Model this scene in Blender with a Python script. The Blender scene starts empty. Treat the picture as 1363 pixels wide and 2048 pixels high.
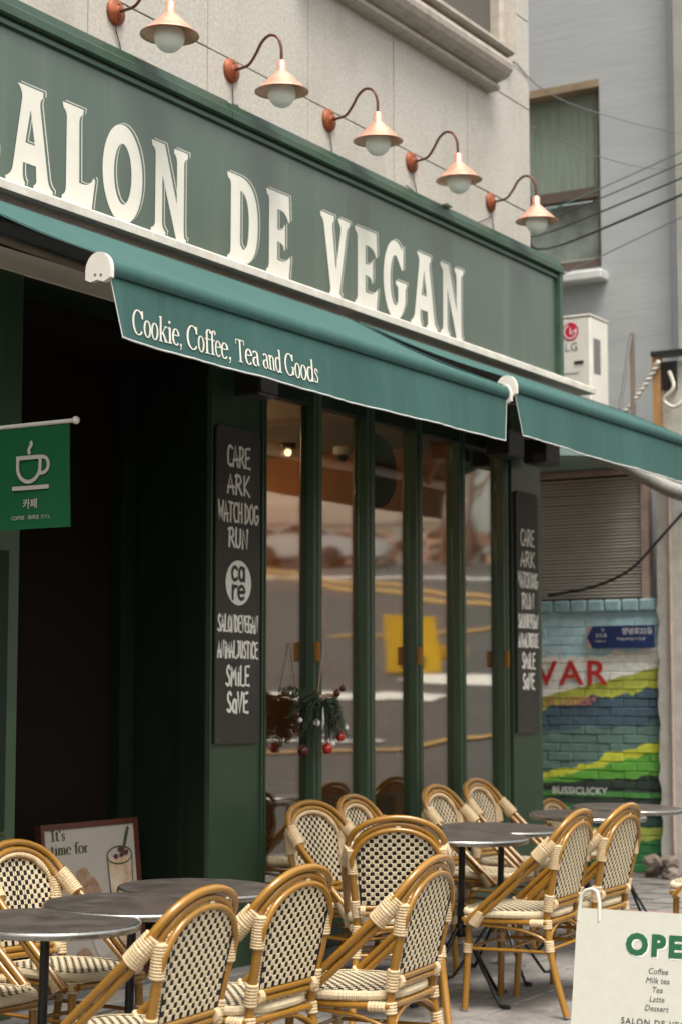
import bpy, math, random
from mathutils import Vector, Matrix
random.seed(7)
R = math.radians
SC = bpy.context.scene
COL = SC.collection

# ---------------------------------------------------------------- camera
cam_data = bpy.data.cameras.new("camera")
cam = bpy.data.objects.new("camera", cam_data)
COL.objects.link(cam)
cam_data.sensor_fit = 'VERTICAL'
cam_data.sensor_height = 36.0
cam_data.lens = 3700.0 / 2048.0 * 36.0
cam_data.clip_end = 600
AZ = R(31.177); PITCH = R(5.726)
CAM = Vector((0, -4.95, 1.42))
fwd = Vector((math.cos(AZ) * math.cos(PITCH), math.sin(AZ) * math.cos(PITCH), math.sin(PITCH)))
cam.location = CAM
cam.rotation_euler = fwd.to_track_quat('-Z', 'Y').to_euler()
cam_data.dof.use_dof = True
cam_data.dof.focus_distance = 6.7
cam_data.dof.aperture_fstop = 3.4
SC.camera = cam

# ---------------------------------------------------------------- sky, sun, exposure
SUN_EL, SUN_AZ = R(66), R(216)      # compass style direction the light comes from: street side, a little behind the camera
world = bpy.data.worlds.new("World")
SC.world = world
world.use_nodes = True
wn = world.node_tree
wn.nodes.clear()
w_out = wn.nodes.new('ShaderNodeOutputWorld')
w_bg = wn.nodes.new('ShaderNodeBackground')
w_sky = wn.nodes.new('ShaderNodeTexSky')
w_hsv = wn.nodes.new('ShaderNodeHueSaturation')
w_sky.sky_type = 'NISHITA'
w_sky.sun_disc = False
w_sky.sun_elevation = SUN_EL
w_sky.sun_rotation = SUN_AZ
w_sky.air_density = 1.6
w_sky.dust_density = 6.0
w_sky.ozone_density = 0.6
w_hsv.inputs['Saturation'].default_value = 0.30
w_bg.inputs['Strength'].default_value = 0.13
w_mix = wn.nodes.new('ShaderNodeMix'); w_mix.data_type = 'RGBA'; w_mix.blend_type = 'MULTIPLY'
w_mix.inputs[0].default_value = 1.0
w_mix.inputs[7].default_value = (1.0, 0.985, 0.93, 1)
wn.links.new(w_sky.outputs[0], w_hsv.inputs['Color'])
wn.links.new(w_hsv.outputs[0], w_mix.inputs[6])
wn.links.new(w_mix.outputs[2], w_bg.inputs[0])
wn.links.new(w_bg.outputs[0], w_out.inputs[0])
sun_data = bpy.data.lights.new("sun", 'SUN')
sun_data.energy = 1.3
sun_data.angle = R(24)
sun_data.color = (1.0, 0.96, 0.89)
sun = bpy.data.objects.new("sun", sun_data)
COL.objects.link(sun)
# Nishita: rotation 0 puts the sun on +Y and turns clockwise
sdir = Vector((math.sin(SUN_AZ) * math.cos(SUN_EL), math.cos(SUN_AZ) * math.cos(SUN_EL), math.sin(SUN_EL)))
sun.rotation_euler = sdir.to_track_quat('Z', 'Y').to_euler()
sun.location = sdir * 60
SC.view_settings.view_transform = 'Standard'
SC.view_settings.look = 'None'
SC.view_settings.gamma = 1.0
SC.view_settings.exposure = 1.08
SC.view_settings.use_curve_mapping = False
try:
    SC.cycles.max_bounces = 8
    SC.cycles.transparent_max_bounces = 16
    SC.cycles.use_denoising = True
except Exception:
    pass

# ================================================================ materials
MATS = {}
def mat(name, col, rough=0.6, metal=0.0, var=0.0, vscale=6.0, bump=0.0, bscale=60.0, coat=0.0,
        stretch=(1, 1, 1), col2=None, emit=None, estr=0.0, spec=0.5, dirt=None):
    if name in MATS: return MATS[name]
    m = bpy.data.materials.new(name); m.use_nodes = True
    nt = m.node_tree; b = nt.nodes['Principled BSDF']
    b.inputs['Roughness'].default_value = rough
    b.inputs['Metallic'].default_value = metal
    b.inputs['Specular IOR Level'].default_value = spec
    b.inputs['Coat Weight'].default_value = coat
    b.inputs['Coat Roughness'].default_value = 0.12
    b.inputs['Base Color'].default_value = (*col, 1)
    if emit:
        b.inputs['Emission Color'].default_value = (*emit, 1)
        b.inputs['Emission Strength'].default_value = estr
    geo = nt.nodes.new('ShaderNodeNewGeometry')
    mp = nt.nodes.new('ShaderNodeMapping'); mp.inputs['Scale'].default_value = stretch
    nt.links.new(geo.outputs['Position'], mp.inputs['Vector'])
    last = None
    if var > 0:
        n = nt.nodes.new('ShaderNodeTexNoise'); n.inputs['Scale'].default_value = vscale
        n.inputs['Detail'].default_value = 6; n.inputs['Roughness'].default_value = 0.65
        nt.links.new(mp.outputs[0], n.inputs['Vector'])
        cr = nt.nodes.new('ShaderNodeValToRGB')
        c2 = col2 or tuple(c * (1 - var) for c in col)
        c1 = tuple(min(1, c * (1 + var * 0.6)) for c in col)
        cr.color_ramp.elements[0].position = 0.30; cr.color_ramp.elements[0].color = (*c2, 1)
        cr.color_ramp.elements[1].position = 0.70; cr.color_ramp.elements[1].color = (*c1, 1)
        nt.links.new(n.outputs['Fac'], cr.inputs[0])
        last = cr.outputs[0]
        rr = nt.nodes.new('ShaderNodeMath'); rr.operation = 'MULTIPLY_ADD'
        rr.inputs[1].default_value = 0.25; rr.inputs[2].default_value = max(0.02, rough - 0.12)
        nt.links.new(n.outputs['Fac'], rr.inputs[0]); nt.links.new(rr.outputs[0], b.inputs['Roughness'])
    if dirt:
        dcol, dscale, damt, dstretch = dirt
        mp2 = nt.nodes.new('ShaderNodeMapping'); mp2.inputs['Scale'].default_value = dstretch
        nt.links.new(geo.outputs['Position'], mp2.inputs['Vector'])
        n2 = nt.nodes.new('ShaderNodeTexNoise'); n2.inputs['Scale'].default_value = dscale
        n2.inputs['Detail'].default_value = 8; n2.inputs['Roughness'].default_value = 0.7
        nt.links.new(mp2.outputs[0], n2.inputs['Vector'])
        c3 = nt.nodes.new('ShaderNodeValToRGB')
        c3.color_ramp.elements[0].position = 0.5; c3.color_ramp.elements[0].color = (0, 0, 0, 1)
        c3.color_ramp.elements[1].position = 0.75; c3.color_ramp.elements[1].color = (damt,) * 3 + (1,)
        nt.links.new(n2.outputs['Fac'], c3.inputs[0])
        mx = nt.nodes.new('ShaderNodeMix'); mx.data_type = 'RGBA'
        nt.links.new(c3.outputs[0], mx.inputs[0])
        if last: nt.links.new(last, mx.inputs[6])
        else: mx.inputs[6].default_value = (*col, 1)
        mx.inputs[7].default_value = (*dcol, 1)
        last = mx.outputs[2]
    if last: nt.links.new(last, b.inputs['Base Color'])
    if bump > 0:
        n3 = nt.nodes.new('ShaderNodeTexNoise'); n3.inputs['Scale'].default_value = bscale
        n3.inputs['Detail'].default_value = 5
        nt.links.new(mp.outputs[0], n3.inputs['Vector'])
        bp = nt.nodes.new('ShaderNodeBump'); bp.inputs['Strength'].default_value = bump
        bp.inputs['Distance'].default_value = 0.01
        nt.links.new(n3.outputs['Fac'], bp.inputs['Height']); nt.links.new(bp.outputs[0], b.inputs['Normal'])
    MATS[name] = m
    return m

M_STONE = mat('granite_cladding', (0.49, 0.465, 0.42), 0.75, var=0.24, vscale=55, bump=0.3, bscale=160,
              dirt=((0.27, 0.22, 0.17), 1.4, 0.55, (1, 1, 0.6)))
M_STONE_TRIM = mat('carved_stone', (0.46, 0.41, 0.35), 0.7, var=0.2, vscale=18, bump=0.2, bscale=90,
                   dirt=((0.20, 0.15, 0.11), 5, 0.6, (1, 1, 2)))
M_GAP = mat('dark_joint', (0.10, 0.09, 0.08), 0.95)
M_SIGN = mat('sign_green_paint', (0.046, 0.080, 0.056), 0.36, var=0.16, vscale=1.6, bump=0.03, bscale=14,
             stretch=(1, 1, 0.25), dirt=((0.16, 0.19, 0.15), 2.4, 0.35, (2.2, 1, 0.12)), spec=1.0, coat=.35)
M_TRIM = mat('sign_trim_green', (0.038, 0.078, 0.052), 0.4, var=0.25, vscale=9, bump=0.05)
M_LETTER = mat('cream_lettering', (0.70, 0.675, 0.60), 0.55, var=0.05, vscale=9)
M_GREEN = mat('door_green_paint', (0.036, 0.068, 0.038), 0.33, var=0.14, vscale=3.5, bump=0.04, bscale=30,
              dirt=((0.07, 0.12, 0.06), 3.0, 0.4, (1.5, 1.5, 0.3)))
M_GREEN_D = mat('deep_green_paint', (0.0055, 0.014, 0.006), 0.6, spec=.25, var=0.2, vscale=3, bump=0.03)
M_AWN = mat('awning_canvas', (0.040, 0.104, 0.096), 0.78, var=0.10, vscale=3, bump=0.12, bscale=420, stretch=(1, 0.35, 1),
            dirt=((0.085, 0.155, 0.13), 7, 0.35, (3, 1, .4)), spec=0.25)
M_HEM = mat('pale_hem_binding', (0.55, 0.56, 0.55), 0.7)
M_WHITE_P = mat('white_plastic', (0.72, 0.68, 0.62), 0.45, var=0.08, vscale=20)
M_RAIL = mat('weathered_white_rail', (0.62, 0.59, 0.53), 0.5, var=0.15, vscale=12, bump=0.08,
             dirt=((0.28, 0.16, 0.07), 7, 0.35, (1, 1, 1)))
M_TAUPE = mat('taupe_steel', (0.20, 0.165, 0.135), 0.6, var=0.1)
M_BLACK = mat('black_metal', (0.018, 0.017, 0.016), 0.42, var=0.2, vscale=20)
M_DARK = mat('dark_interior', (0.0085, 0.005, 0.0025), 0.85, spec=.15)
M_COPPER = mat('copper_shade', (0.78, 0.42, 0.31), 0.45, metal=0.6, var=0.25, vscale=14, bump=0.05, bscale=40)
M_RUST = mat('aged_copper_base', (0.30, 0.080, 0.030), 0.5, metal=0.35, var=0.35, vscale=30, bump=0.1)
M_ARM = mat('brown_lamp_arm', (0.13, 0.045, 0.028), 0.35, metal=0.6, var=0.2, vscale=25)
M_GLOBE = mat('frosted_globe', (0.86, 0.83, 0.76), 0.42, var=0.05, vscale=8)
M_CANE = mat('varnished_cane', (0.315, 0.150, 0.016), 0.24, var=0.20, vscale=9, bump=0.06, bscale=80, coat=0.5,
             dirt=((0.22, 0.085, 0.012), 9, 0.55, (1, 1, 1)))
M_WRAP = mat('cream_rattan_wrap', (0.64, 0.49, 0.30), 0.48, var=0.14, vscale=40, bump=0.15, bscale=120,
             dirt=((0.45, 0.29, 0.14), 8, 0.4, (1, 1, 1)))
M_CREAM = mat('cream_weave', (0.64, 0.53, 0.36), 0.45, var=0.10, vscale=60, bump=0.12, bscale=220)
M_WBLACK = mat('black_weave', (0.010, 0.010, 0.011), 0.7, spec=.3)
M_TABLE = mat('brushed_steel_top', (0.155, 0.135, 0.122), 0.44, metal=0.7, var=0.45, vscale=7, bump=0.03, bscale=50,
              dirt=((0.15, 0.095, 0.075), 3.5, 0.7, (1, 1, 1)))
M_RIM = mat('polished_steel_rim', (0.34, 0.33, 0.31), 0.24, metal=0.9, var=0.2, vscale=30)
M_POLE = mat('dark_steel_pole', (0.035, 0.036, 0.038), 0.28, metal=0.7, var=0.2, vscale=20)
M_BOARD = mat('chalkboard', (0.040, 0.036, 0.031), 0.6, var=0.3, vscale=5, dirt=((0.12, 0.11, 0.10), 3, 0.35, (1, 1, 0.5)))
M_CHALK = mat('chalk_paint', (0.88, 0.86, 0.80), 0.8, var=0.12, vscale=50)
M_PAVER = mat('grey_paver', (0.225, 0.21, 0.195), 0.85, var=0.25, vscale=9, bump=0.7, bscale=70,
              dirt=((0.10, 0.088, 0.075), 3.0, 0.8, (1, 1, 1)))
M_GRIT = mat('paver_joint_sand', (0.10, 0.09, 0.08), 0.95, bump=0.4)
M_ASPHALT = mat('asphalt', (0.060, 0.056, 0.052), 0.9, var=0.25, vscale=0.8, bump=0.4, bscale=60)
M_YEL = mat('yellow_road_paint', (0.44, 0.25, 0.06), 0.7, var=0.15, vscale=5)
M_WPAINT = mat('white_road_paint', (0.62, 0.60, 0.56), 0.7, var=0.12, vscale=5)
M_TILE = mat('pale_base_tile', (0.42, 0.39, 0.35), 0.4, var=0.25, vscale=16, bump=0.1)
M_STUCCO = mat('blue_grey_stucco', (0.37, 0.38, 0.39), 0.85, var=0.10, vscale=3, bump=0.22, bscale=14, stretch=(1, 0.35, 2.2),
               dirt=((0.45, 0.46, 0.47), 1.2, 0.5, (1, 0.5, 1.5)))
M_PLASTER = mat('old_plaster', (0.52, 0.50, 0.45), 0.85, var=0.2, vscale=6, bump=0.4, bscale=25,
                dirt=((0.36, 0.27, 0.22), 7, 0.6, (1, 1, 0.5)))
M_WOODF = mat('orange_timber', (0.42, 0.23, 0.09), 0.6, var=0.3, vscale=10)
M_WINF = mat('dark_brown_frame', (0.10, 0.07, 0.055), 0.6, var=0.2)
M_PALE = mat('pale_sill', (0.55, 0.55, 0.54), 0.7, var=0.12, vscale=6)
M_CURT = mat('pale_green_curtain', (0.50, 0.53, 0.46), 0.9, var=0.2, vscale=9, stretch=(1, 5, 0.4))
M_AC = mat('aircon_white', (0.70, 0.68, 0.62), 0.45, var=0.08, vscale=6)
M_LOUV = mat('louver_slat_grey', (0.66, 0.64, 0.58), 0.55, var=0.12, vscale=3, dirt=((0.30, 0.20, 0.14), 5, 0.3, (1, 0.4, 3)))
M_PINK = mat('faded_pink_frame', (0.48, 0.36, 0.31), 0.7, var=0.3, vscale=8)
M_REDP = mat('red_paint', (0.55, 0.035, 0.03), 0.6)
M_LGRED = mat('badge_red', (0.55, 0.02, 0.06), 0.4)
M_GREYT = mat('grey_print', (0.16, 0.16, 0.16), 0.6)
M_NAVY = mat('navy_enamel', (0.020, 0.040, 0.13), 0.4, var=0.1)
M_WHITE = mat('white_print', (0.76, 0.76, 0.74), 0.5)
M_FLAG = mat('flag_green', (0.010, 0.098, 0.038), 0.75, var=0.08, vscale=3, bump=0.08, bscale=300, spec=0.2)
M_FLAGW = mat('flag_print', (0.46, 0.42, 0.39), 0.75)
M_PAPER = mat('poster_paper', (0.40, 0.355, 0.31), 0.5, var=0.05)
M_PFRAME = mat('dark_red_wood', (0.085, 0.022, 0.012), 0.45, var=0.2)
M_OLIVE = mat('poster_green_ink', (0.04, 0.055, 0.02), 0.6)
M_PASTRY = mat('poster_pastry', (0.14, 0.07, 0.035), 0.6, var=0.6, vscale=22, col2=(0.42, 0.29, 0.20))
M_DRINK = mat('poster_drink', (0.52, 0.44, 0.36), 0.5, var=0.3, vscale=14, col2=(0.42, 0.24, 0.11))
M_BERRY = mat('poster_berry', (0.09, 0.015, 0.03), 0.5)
M_OPENB = mat('board_cream_vinyl', (0.55, 0.54, 0.475), 0.5, var=0.05, vscale=30, bump=0.1, bscale=300)
M_OPENG = mat('board_green_ink', (0.012, 0.105, 0.045), 0.5)
M_INK = mat('board_dark_ink', (0.045, 0.055, 0.045), 0.6)
M_WARM = mat('warm_interior_wall', (0.30, 0.125, 0.045), 0.8, var=0.2, vscale=2)
M_WARM2 = mat('warm_interior_panel', (0.42, 0.19, 0.07), 0.7, var=0.15, vscale=3)
M_IFLOOR = mat('interior_floor', (0.08, 0.06, 0.045), 0.5, var=0.2)
M_CEIL = mat('interior_ceiling', (0.30, 0.22, 0.15), 0.8)
M_BRASS = mat('amber_brass_handle', (0.36, 0.15, 0.025), 0.3, metal=0.5)
M_FIR = mat('fir_needles', (0.035, 0.060, 0.028), 0.6, var=0.5, vscale=30)
M_BARK = mat('pale_branch', (0.40, 0.25, 0.17), 0.8, var=0.3, vscale=20)
M_RBALL = mat('red_bauble', (0.48, 0.016, 0.010), 0.14, coat=0.6)
M_WBALL = mat('pearl_bauble', (0.72, 0.70, 0.68), 0.15, coat=0.6)
M_DBALL = mat('dark_red_bauble', (0.07, 0.008, 0.006), 0.3)
M_TWINE = mat('twine', (0.42, 0.26, 0.15), 0.9)
M_YPLAS = mat('yellow_plastic', (0.85, 0.50, 0.02), 0.45, var=0.05)
M_CARW = mat('white_car_paint', (0.70, 0.70, 0.70), 0.25, coat=0.6)
M_CARG = mat('silver_car_paint', (0.28, 0.30, 0.33), 0.25, metal=0.4, coat=0.6)
M_CARGL = mat('dark_car_glass', (0.02, 0.025, 0.03), 0.08)
M_TYRE = mat('tyre_rubber', (0.02, 0.02, 0.02), 0.8)
M_LAMPR = mat('tail_lamp_red', (0.40, 0.01, 0.01), 0.3)
M_BEIGE = mat('beige_render', (0.66, 0.57, 0.47), 0.85, var=0.12, vscale=0.5)
M_BEIGE2 = mat('pale_band_render', (0.72, 0.66, 0.57), 0.85, var=0.12, vscale=0.5)
M_HEDGE = mat('winter_brown_hedge', (0.36, 0.20, 0.14), 0.9, var=0.5, vscale=1.2, bump=1.0, bscale=8)
M_BARE = mat('bare_tree_bark', (0.26, 0.15, 0.09), 0.9, var=0.3, vscale=4)
M_LEAFT = mat('evergreen_leaf', (0.06, 0.10, 0.03), 0.8, var=0.4, vscale=3)
M_CABLE = mat('black_cable', (0.015, 0.016, 0.016), 0.6)
M_CABLEG = mat('green_cable', (0.05, 0.14, 0.11), 0.6)
M_CABLET = mat('grey_cable', (0.16, 0.15, 0.15), 0.6)
M_ROPE = mat('white_rope', (0.62, 0.58, 0.52), 0.8, var=0.4, vscale=30)
M_PIPE = mat('grey_flex_duct', (0.30, 0.29, 0.27), 0.5, var=0.15, vscale=6)
M_TEALW = mat('teal_tank', (0.20, 0.30, 0.27), 0.6, var=0.15)
M_POT = mat('red_bucket', (0.30, 0.03, 0.02), 0.5)
M_REDST = mat('faded_red_paving_paint', (0.36, 0.15, 0.14), 0.85, var=0.25, vscale=7)
M_RUBBLE = mat('rubble', (0.24, 0.20, 0.165), 0.95, var=0.5, vscale=9, bump=1.0, bscale=25)
M_DUST = mat('tan_brown', (0.15, 0.08, 0.045), 0.8, var=0.2)
M_STAR = mat('dull_star', (0.40, 0.30, 0.22), 0.6)
M_BULB = mat('lit_bulb', (1, 0.8, 0.5), 0.4, emit=(1.0, 0.62, 0.28), estr=5.0)

def glass_mat(name, refl, tint, rough=0.015):
    m = bpy.data.materials.new(name); m.use_nodes = True
    nt = m.node_tree; nt.nodes.clear()
    o = nt.nodes.new('ShaderNodeOutputMaterial'); mx = nt.nodes.new('ShaderNodeMixShader')
    tr = nt.nodes.new('ShaderNodeBsdfTransparent'); gl = nt.nodes.new('ShaderNodeBsdfGlossy')
    tr.inputs[0].default_value = (*tint, 1); gl.inputs[0].default_value = (0.98, 0.95, 0.90, 1)
    gl.inputs['Roughness'].default_value = rough
    lw = nt.nodes.new('ShaderNodeLayerWeight'); pw = nt.nodes.new('ShaderNodeMath'); pw.operation = 'POWER'; pw.inputs[1].default_value = 4.0; nt.links.new(lw.outputs['Facing'], pw.inputs[0])
    lw.inputs['Blend'].default_value = .5
    ad = nt.nodes.new('ShaderNodeMath'); ad.operation = 'ADD'; ad.inputs[1].default_value = refl; ad.use_clamp = True
    nt.links.new(pw.outputs[0], ad.inputs[0]); nt.links.new(ad.outputs[0], mx.inputs[0])
    nt.links.new(tr.outputs[0], mx.inputs[1]); nt.links.new(gl.outputs[0], mx.inputs[2])
    # slight waviness of real panes
    n = nt.nodes.new('ShaderNodeTexNoise'); n.inputs['Scale'].default_value = 1.3
    g = nt.nodes.new('ShaderNodeNewGeometry'); nt.links.new(g.outputs['Position'], n.inputs['Vector'])
    bp = nt.nodes.new('ShaderNodeBump'); bp.inputs['Strength'].default_value = 0.06; bp.inputs['Distance'].default_value = 0.02
    nt.links.new(n.outputs['Fac'], bp.inputs['Height']); nt.links.new(bp.outputs[0], gl.inputs['Normal'])
    nt.links.new(mx.outputs[0], o.inputs[0])
    return m
M_GLASS = glass_mat('coated_door_glass', 0.27, (0.80, 0.80, 0.76), 0.03)
M_GLASS2 = glass_mat('window_glass', 0.05, (0.9, 0.93, 0.92))

# ================================================================ mesh helper
class MB:
    def __init__(s): s.v = []; s.f = []; s.m = []; s.sm = []
    def add(s, vs, fs, mi=0, smooth=False):
        b = len(s.v); s.v += [tuple(p) for p in vs]
        for f in fs:
            s.f.append(tuple(i + b for i in f)); s.m.append(mi); s.sm.append(smooth)
        return s
    def box(s, x0, x1, y0, y1, z0, z1, mi=0, bev=0.0):
        if bev <= 0:
            vs = [(x, y, z) for z in (z0, z1) for y in (y0, y1) for x in (x0, x1)]
            return s.add(vs, [(0, 2, 3, 1), (4, 5, 7, 6), (0, 1, 5, 4), (2, 6, 7, 3), (0, 4, 6, 2), (1, 3, 7, 5)], mi)
        b = min(bev, (x1 - x0) / 2.01, (y1 - y0) / 2.01, (z1 - z0) / 2.01)
        vs = []
        lim = ((x0, x1), (y0, y1), (z0, z1))
        for sx in (0, 1):
            for sy in (0, 1):
                for sz in (0, 1):
                    c = [lim[0][sx], lim[1][sy], lim[2][sz]]
                    d = [b if k == 0 else -b for k in (sx, sy, sz)]
                    for ax in range(3):   # vertex on face ax
                        p = [c[i] + (0 if i == ax else d[i]) for i in range(3)]
                        vs.append(p)
        def idx(sx, sy, sz, ax): return ((sx * 2 + sy) * 2 + sz) * 3 + ax
        fs = []
        for ax in range(3):
            o1, o2 = [i for i in range(3) if i != ax]
            for side in (0, 1):
                q = []
                for a_, b_ in ((0, 0), (1, 0), (1, 1), (0, 1)):
                    k = [0, 0, 0]; k[ax] = side; k[o1] = a_; k[o2] = b_; q.append(idx(*k, ax))
                n_pos = (ax != 1)
                fs.append(tuple(q) if (side == 1) == n_pos else tuple(reversed(q)))
        for ax in range(3):      # edges parallel to ax
            o1, o2 = [i for i in range(3) if i != ax]
            for a_ in (0, 1):
                for b_ in (0, 1):
                    k0 = [0, 0, 0]; k0[o1] = a_; k0[o2] = b_; k1 = list(k0); k1[ax] = 1
                    fs.append((idx(*k0, o1), idx(*k1, o1), idx(*k1, o2), idx(*k0, o2)))
        for sx in (0, 1):
            for sy in (0, 1):
                for sz in (0, 1):
                    fs.append((idx(sx, sy, sz, 0), idx(sx, sy, sz, 1), idx(sx, sy, sz, 2)))
        return s.add(vs, fs, mi)
    def tube(s, pts, r, segs=10, mi=0, closed=False, smooth=True):
        pts = [Vector(p) for p in pts]; n = len(pts)
        rs = r if isinstance(r, (list, tuple)) else [r] * n
        T = []
        for i in range(n):
            if closed: t = pts[(i + 1) % n] - pts[i - 1]
            else: t = pts[min(i + 1, n - 1)] - pts[max(i - 1, 0)]
            T.append(t.normalized())
        up = Vector((0, 0, 1)) if abs(T[0].z) < 0.9 else Vector((0, 1, 0))
        N = (up - T[0] * up.dot(T[0])).normalized()
        vs = []
        for i in range(n):
            N = (N - T[i] * N.dot(T[i]))
            if N.length < 1e-6: N = T[i].orthogonal()
            N.normalize(); B = T[i].cross(N)
            for k in range(segs):
                a = 2 * math.pi * k / segs
                p = pts[i] + (N * math.cos(a) + B * math.sin(a)) * rs[i]
                vs.append(p)
        fs = []
        for i in range(n if closed else n - 1):
            j = (i + 1) % n
            for k in range(segs):
                k2 = (k + 1) % segs
                fs.append((i * segs + k, i * segs + k2, j * segs + k2, j * segs + k))
        s.add(vs, fs, mi, smooth)
        if not closed:
            s.add(vs[:segs], [tuple(reversed(range(segs)))], mi)
            s.add(vs[-segs:], [tuple(range(segs))], mi)
        return s
    def lathe(s, prof, c=(0, 0, 0), segs=32, mi=0, axis='z', smooth=True, cap=True):
        vs = []; n = len(prof)
        for r, h in prof:
            for k in range(segs):
                a = 2 * math.pi * k / segs
                if axis == 'z': vs.append((c[0] + r * math.cos(a), c[1] + r * math.sin(a), c[2] + h))
                elif axis == 'y': vs.append((c[0] + r * math.cos(a), c[1] + h, c[2] + r * math.sin(a)))
                else: vs.append((c[0] + h, c[1] + r * math.cos(a), c[2] + r * math.sin(a)))
        fs = []
        for i in range(n - 1):
            for k in range(segs):
                k2 = (k + 1) % segs
                fs.append((i * segs + k, i * segs + k2, (i + 1) * segs + k2, (i + 1) * segs + k))
        s.add(vs, fs, mi, smooth)
        if cap:
            s.add(vs[:segs], [tuple(reversed(range(segs)))], mi); s.add(vs[-segs:], [tuple(range(segs))], mi)
        return s
    def ball(s, c, r, mi=0, seg=16, ring=10, sc=(1, 1, 1)):
        prof = [(max(1e-4, r * math.sin(math.pi * i / ring)), -r * math.cos(math.pi * i / ring)) for i in range(ring + 1)]
        b = len(s.v); s.lathe(prof, (0, 0, 0), seg, mi, cap=False)
        for i in range(b, len(s.v)):
            v = s.v[i]; s.v[i] = (c[0] + v[0] * sc[0], c[1] + v[1] * sc[1], c[2] + v[2] * sc[2])
        return s
    def prism(s, poly, axis, a0, a1, mi=0, smooth=False):
        n = len(poly)
        def P(p, a):
            if axis == 'x': return (a, p[0], p[1])
            if axis == 'y': return (p[0], a, p[1])
            return (p[0], p[1], a)
        vs = [P(p, a0) for p in poly] + [P(p, a1) for p in poly]
        fs = [(i, (i + 1) % n, n + (i + 1) % n, n + i) for i in range(n)]
        s.add(vs, fs, mi, smooth)
        s.add(vs[:n], [tuple(reversed(range(n)))], mi); s.add(vs[n:], [tuple(range(n))], mi)
        return s
    def mesh(s, name, mats):
        me = bpy.data.meshes.new(name); me.from_pydata(s.v, [], s.f)
        for m in (mats if isinstance(mats, (list, tuple)) else [mats]): me.materials.append(m)
        me.polygons.foreach_set('material_index', s.m); me.polygons.foreach_set('use_smooth', s.sm)
        me.validate(); me.update()
        return me
    def build(s, name, mats, parent=None, recalc=True):
        me = s.mesh(name, mats)
        if recalc:
            import bmesh
            bm = bmesh.new(); bm.from_mesh(me); bmesh.ops.recalc_face_normals(bm, faces=bm.faces[:]); bm.to_mesh(me); bm.free()
        return link(name, me, parent)

def link(name, me, parent=None):
    o = bpy.data.objects.new(name, me); COL.objects.link(o)
    if parent: o.parent = parent
    return o
def empty(name, loc=(0, 0, 0), rz=0.0):
    o = bpy.data.objects.new(name, None); COL.objects.link(o); o.location = loc; o.rotation_euler = (0, 0, rz)
    o.empty_display_size = 0.1
    return o
def tag(o, label=None, cat=None, group=None, kind=None):
    if label: o['label'] = label
    if cat: o['category'] = cat
    if group: o['group'] = group
    if kind: o['kind'] = kind
    return o
def copy_tree(o, parent=None):
    c = o.copy(); COL.objects.link(c)
    if parent: c.parent = parent
    for ch in [x for x in KIDS.get(o.name, [])]:
        copy_tree(ch, c)
    return c
KIDS = {}
def index_kids(root):
    for ch in root.children: 
        KIDS.setdefault(root.name, []).append(ch); index_kids(ch)
def arc(cx, cy, rx, ry, a0, a1, n=16):
    return [(cx + rx * math.cos(R(a0 + (a1 - a0) * i / n)), cy + ry * math.sin(R(a0 + (a1 - a0) * i / n))) for i in range(n + 1)]
def smooth_path(pts, n=6):
    P = [Vector(p) for p in pts]; out = []
    for i in range(len(P) - 1):
        p0 = P[max(i - 1, 0)]; p1 = P[i]; p2 = P[i + 1]; p3 = P[min(i + 2, len(P) - 1)]
        for k in range(n):
            t = k / n
            out.append(0.5 * ((2 * p1) + (p2 - p0) * t + (2 * p0 - 5 * p1 + 4 * p2 - p3) * t * t + (3 * p1 - p0 - 3 * p2 + p3) * t ** 3))
    out.append(P[-1]); return out

# ---------------------------------------------------------------- lettering helpers
class Frame:      # a flat writing surface: origin, right and up; the writing sits along the normal
    def __init__(s, o, r, u):
        s.o = Vector(o); s.r = Vector(r).normalized(); s.u = Vector(u).normalized(); s.n = s.r.cross(s.u)
    def p(s, x, y, d=0.0): return s.o + s.r * x + s.u * y + s.n * d
FX, FZ = (1, 0, 0), (0, 0, 1)
def font_mesh(text, size, align='LEFT', bold=0.0, shear=0.0, space=1.0):
    cu = bpy.data.curves.new('text', 'FONT'); cu.body = text; cu.size = size; cu.align_x = align
    cu.offset = bold * size; cu.shear = shear; cu.space_character = space; cu.resolution_u = 3
    o = bpy.data.objects.new('text', cu); COL.objects.link(o)
    dg = bpy.context.evaluated_depsgraph_get(); dg.update()
    me = bpy.data.meshes.new_from_object(o.evaluated_get(dg))
    vs = [(v.co.x, v.co.y) for v in me.vertices]; fs = [tuple(p.vertices) for p in me.polygons]
    bpy.data.objects.remove(o); bpy.data.curves.remove(cu); bpy.data.meshes.remove(me)
    return vs, fs
def put_flat(mb, F, vs, fs, x, y, d, mi=0, sx=1.0, sy=1.0):
    mb.add([F.p(x + a * sx, y + b * sy, d) for a, b in vs], fs, mi)
def text_on(F, text, x, y, size, d=0.003, align='LEFT', bold=0.0, shear=0.0, sx=1.0, sy=1.0, mb=None, space=1.0):
    mb = mb or MB(); vs, fs = font_mesh(text, size, align, bold, shear, space)
    put_flat(mb, F, vs, fs, x, y, d, 0, sx, sy); return mb
DEP = [0.0]
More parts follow.
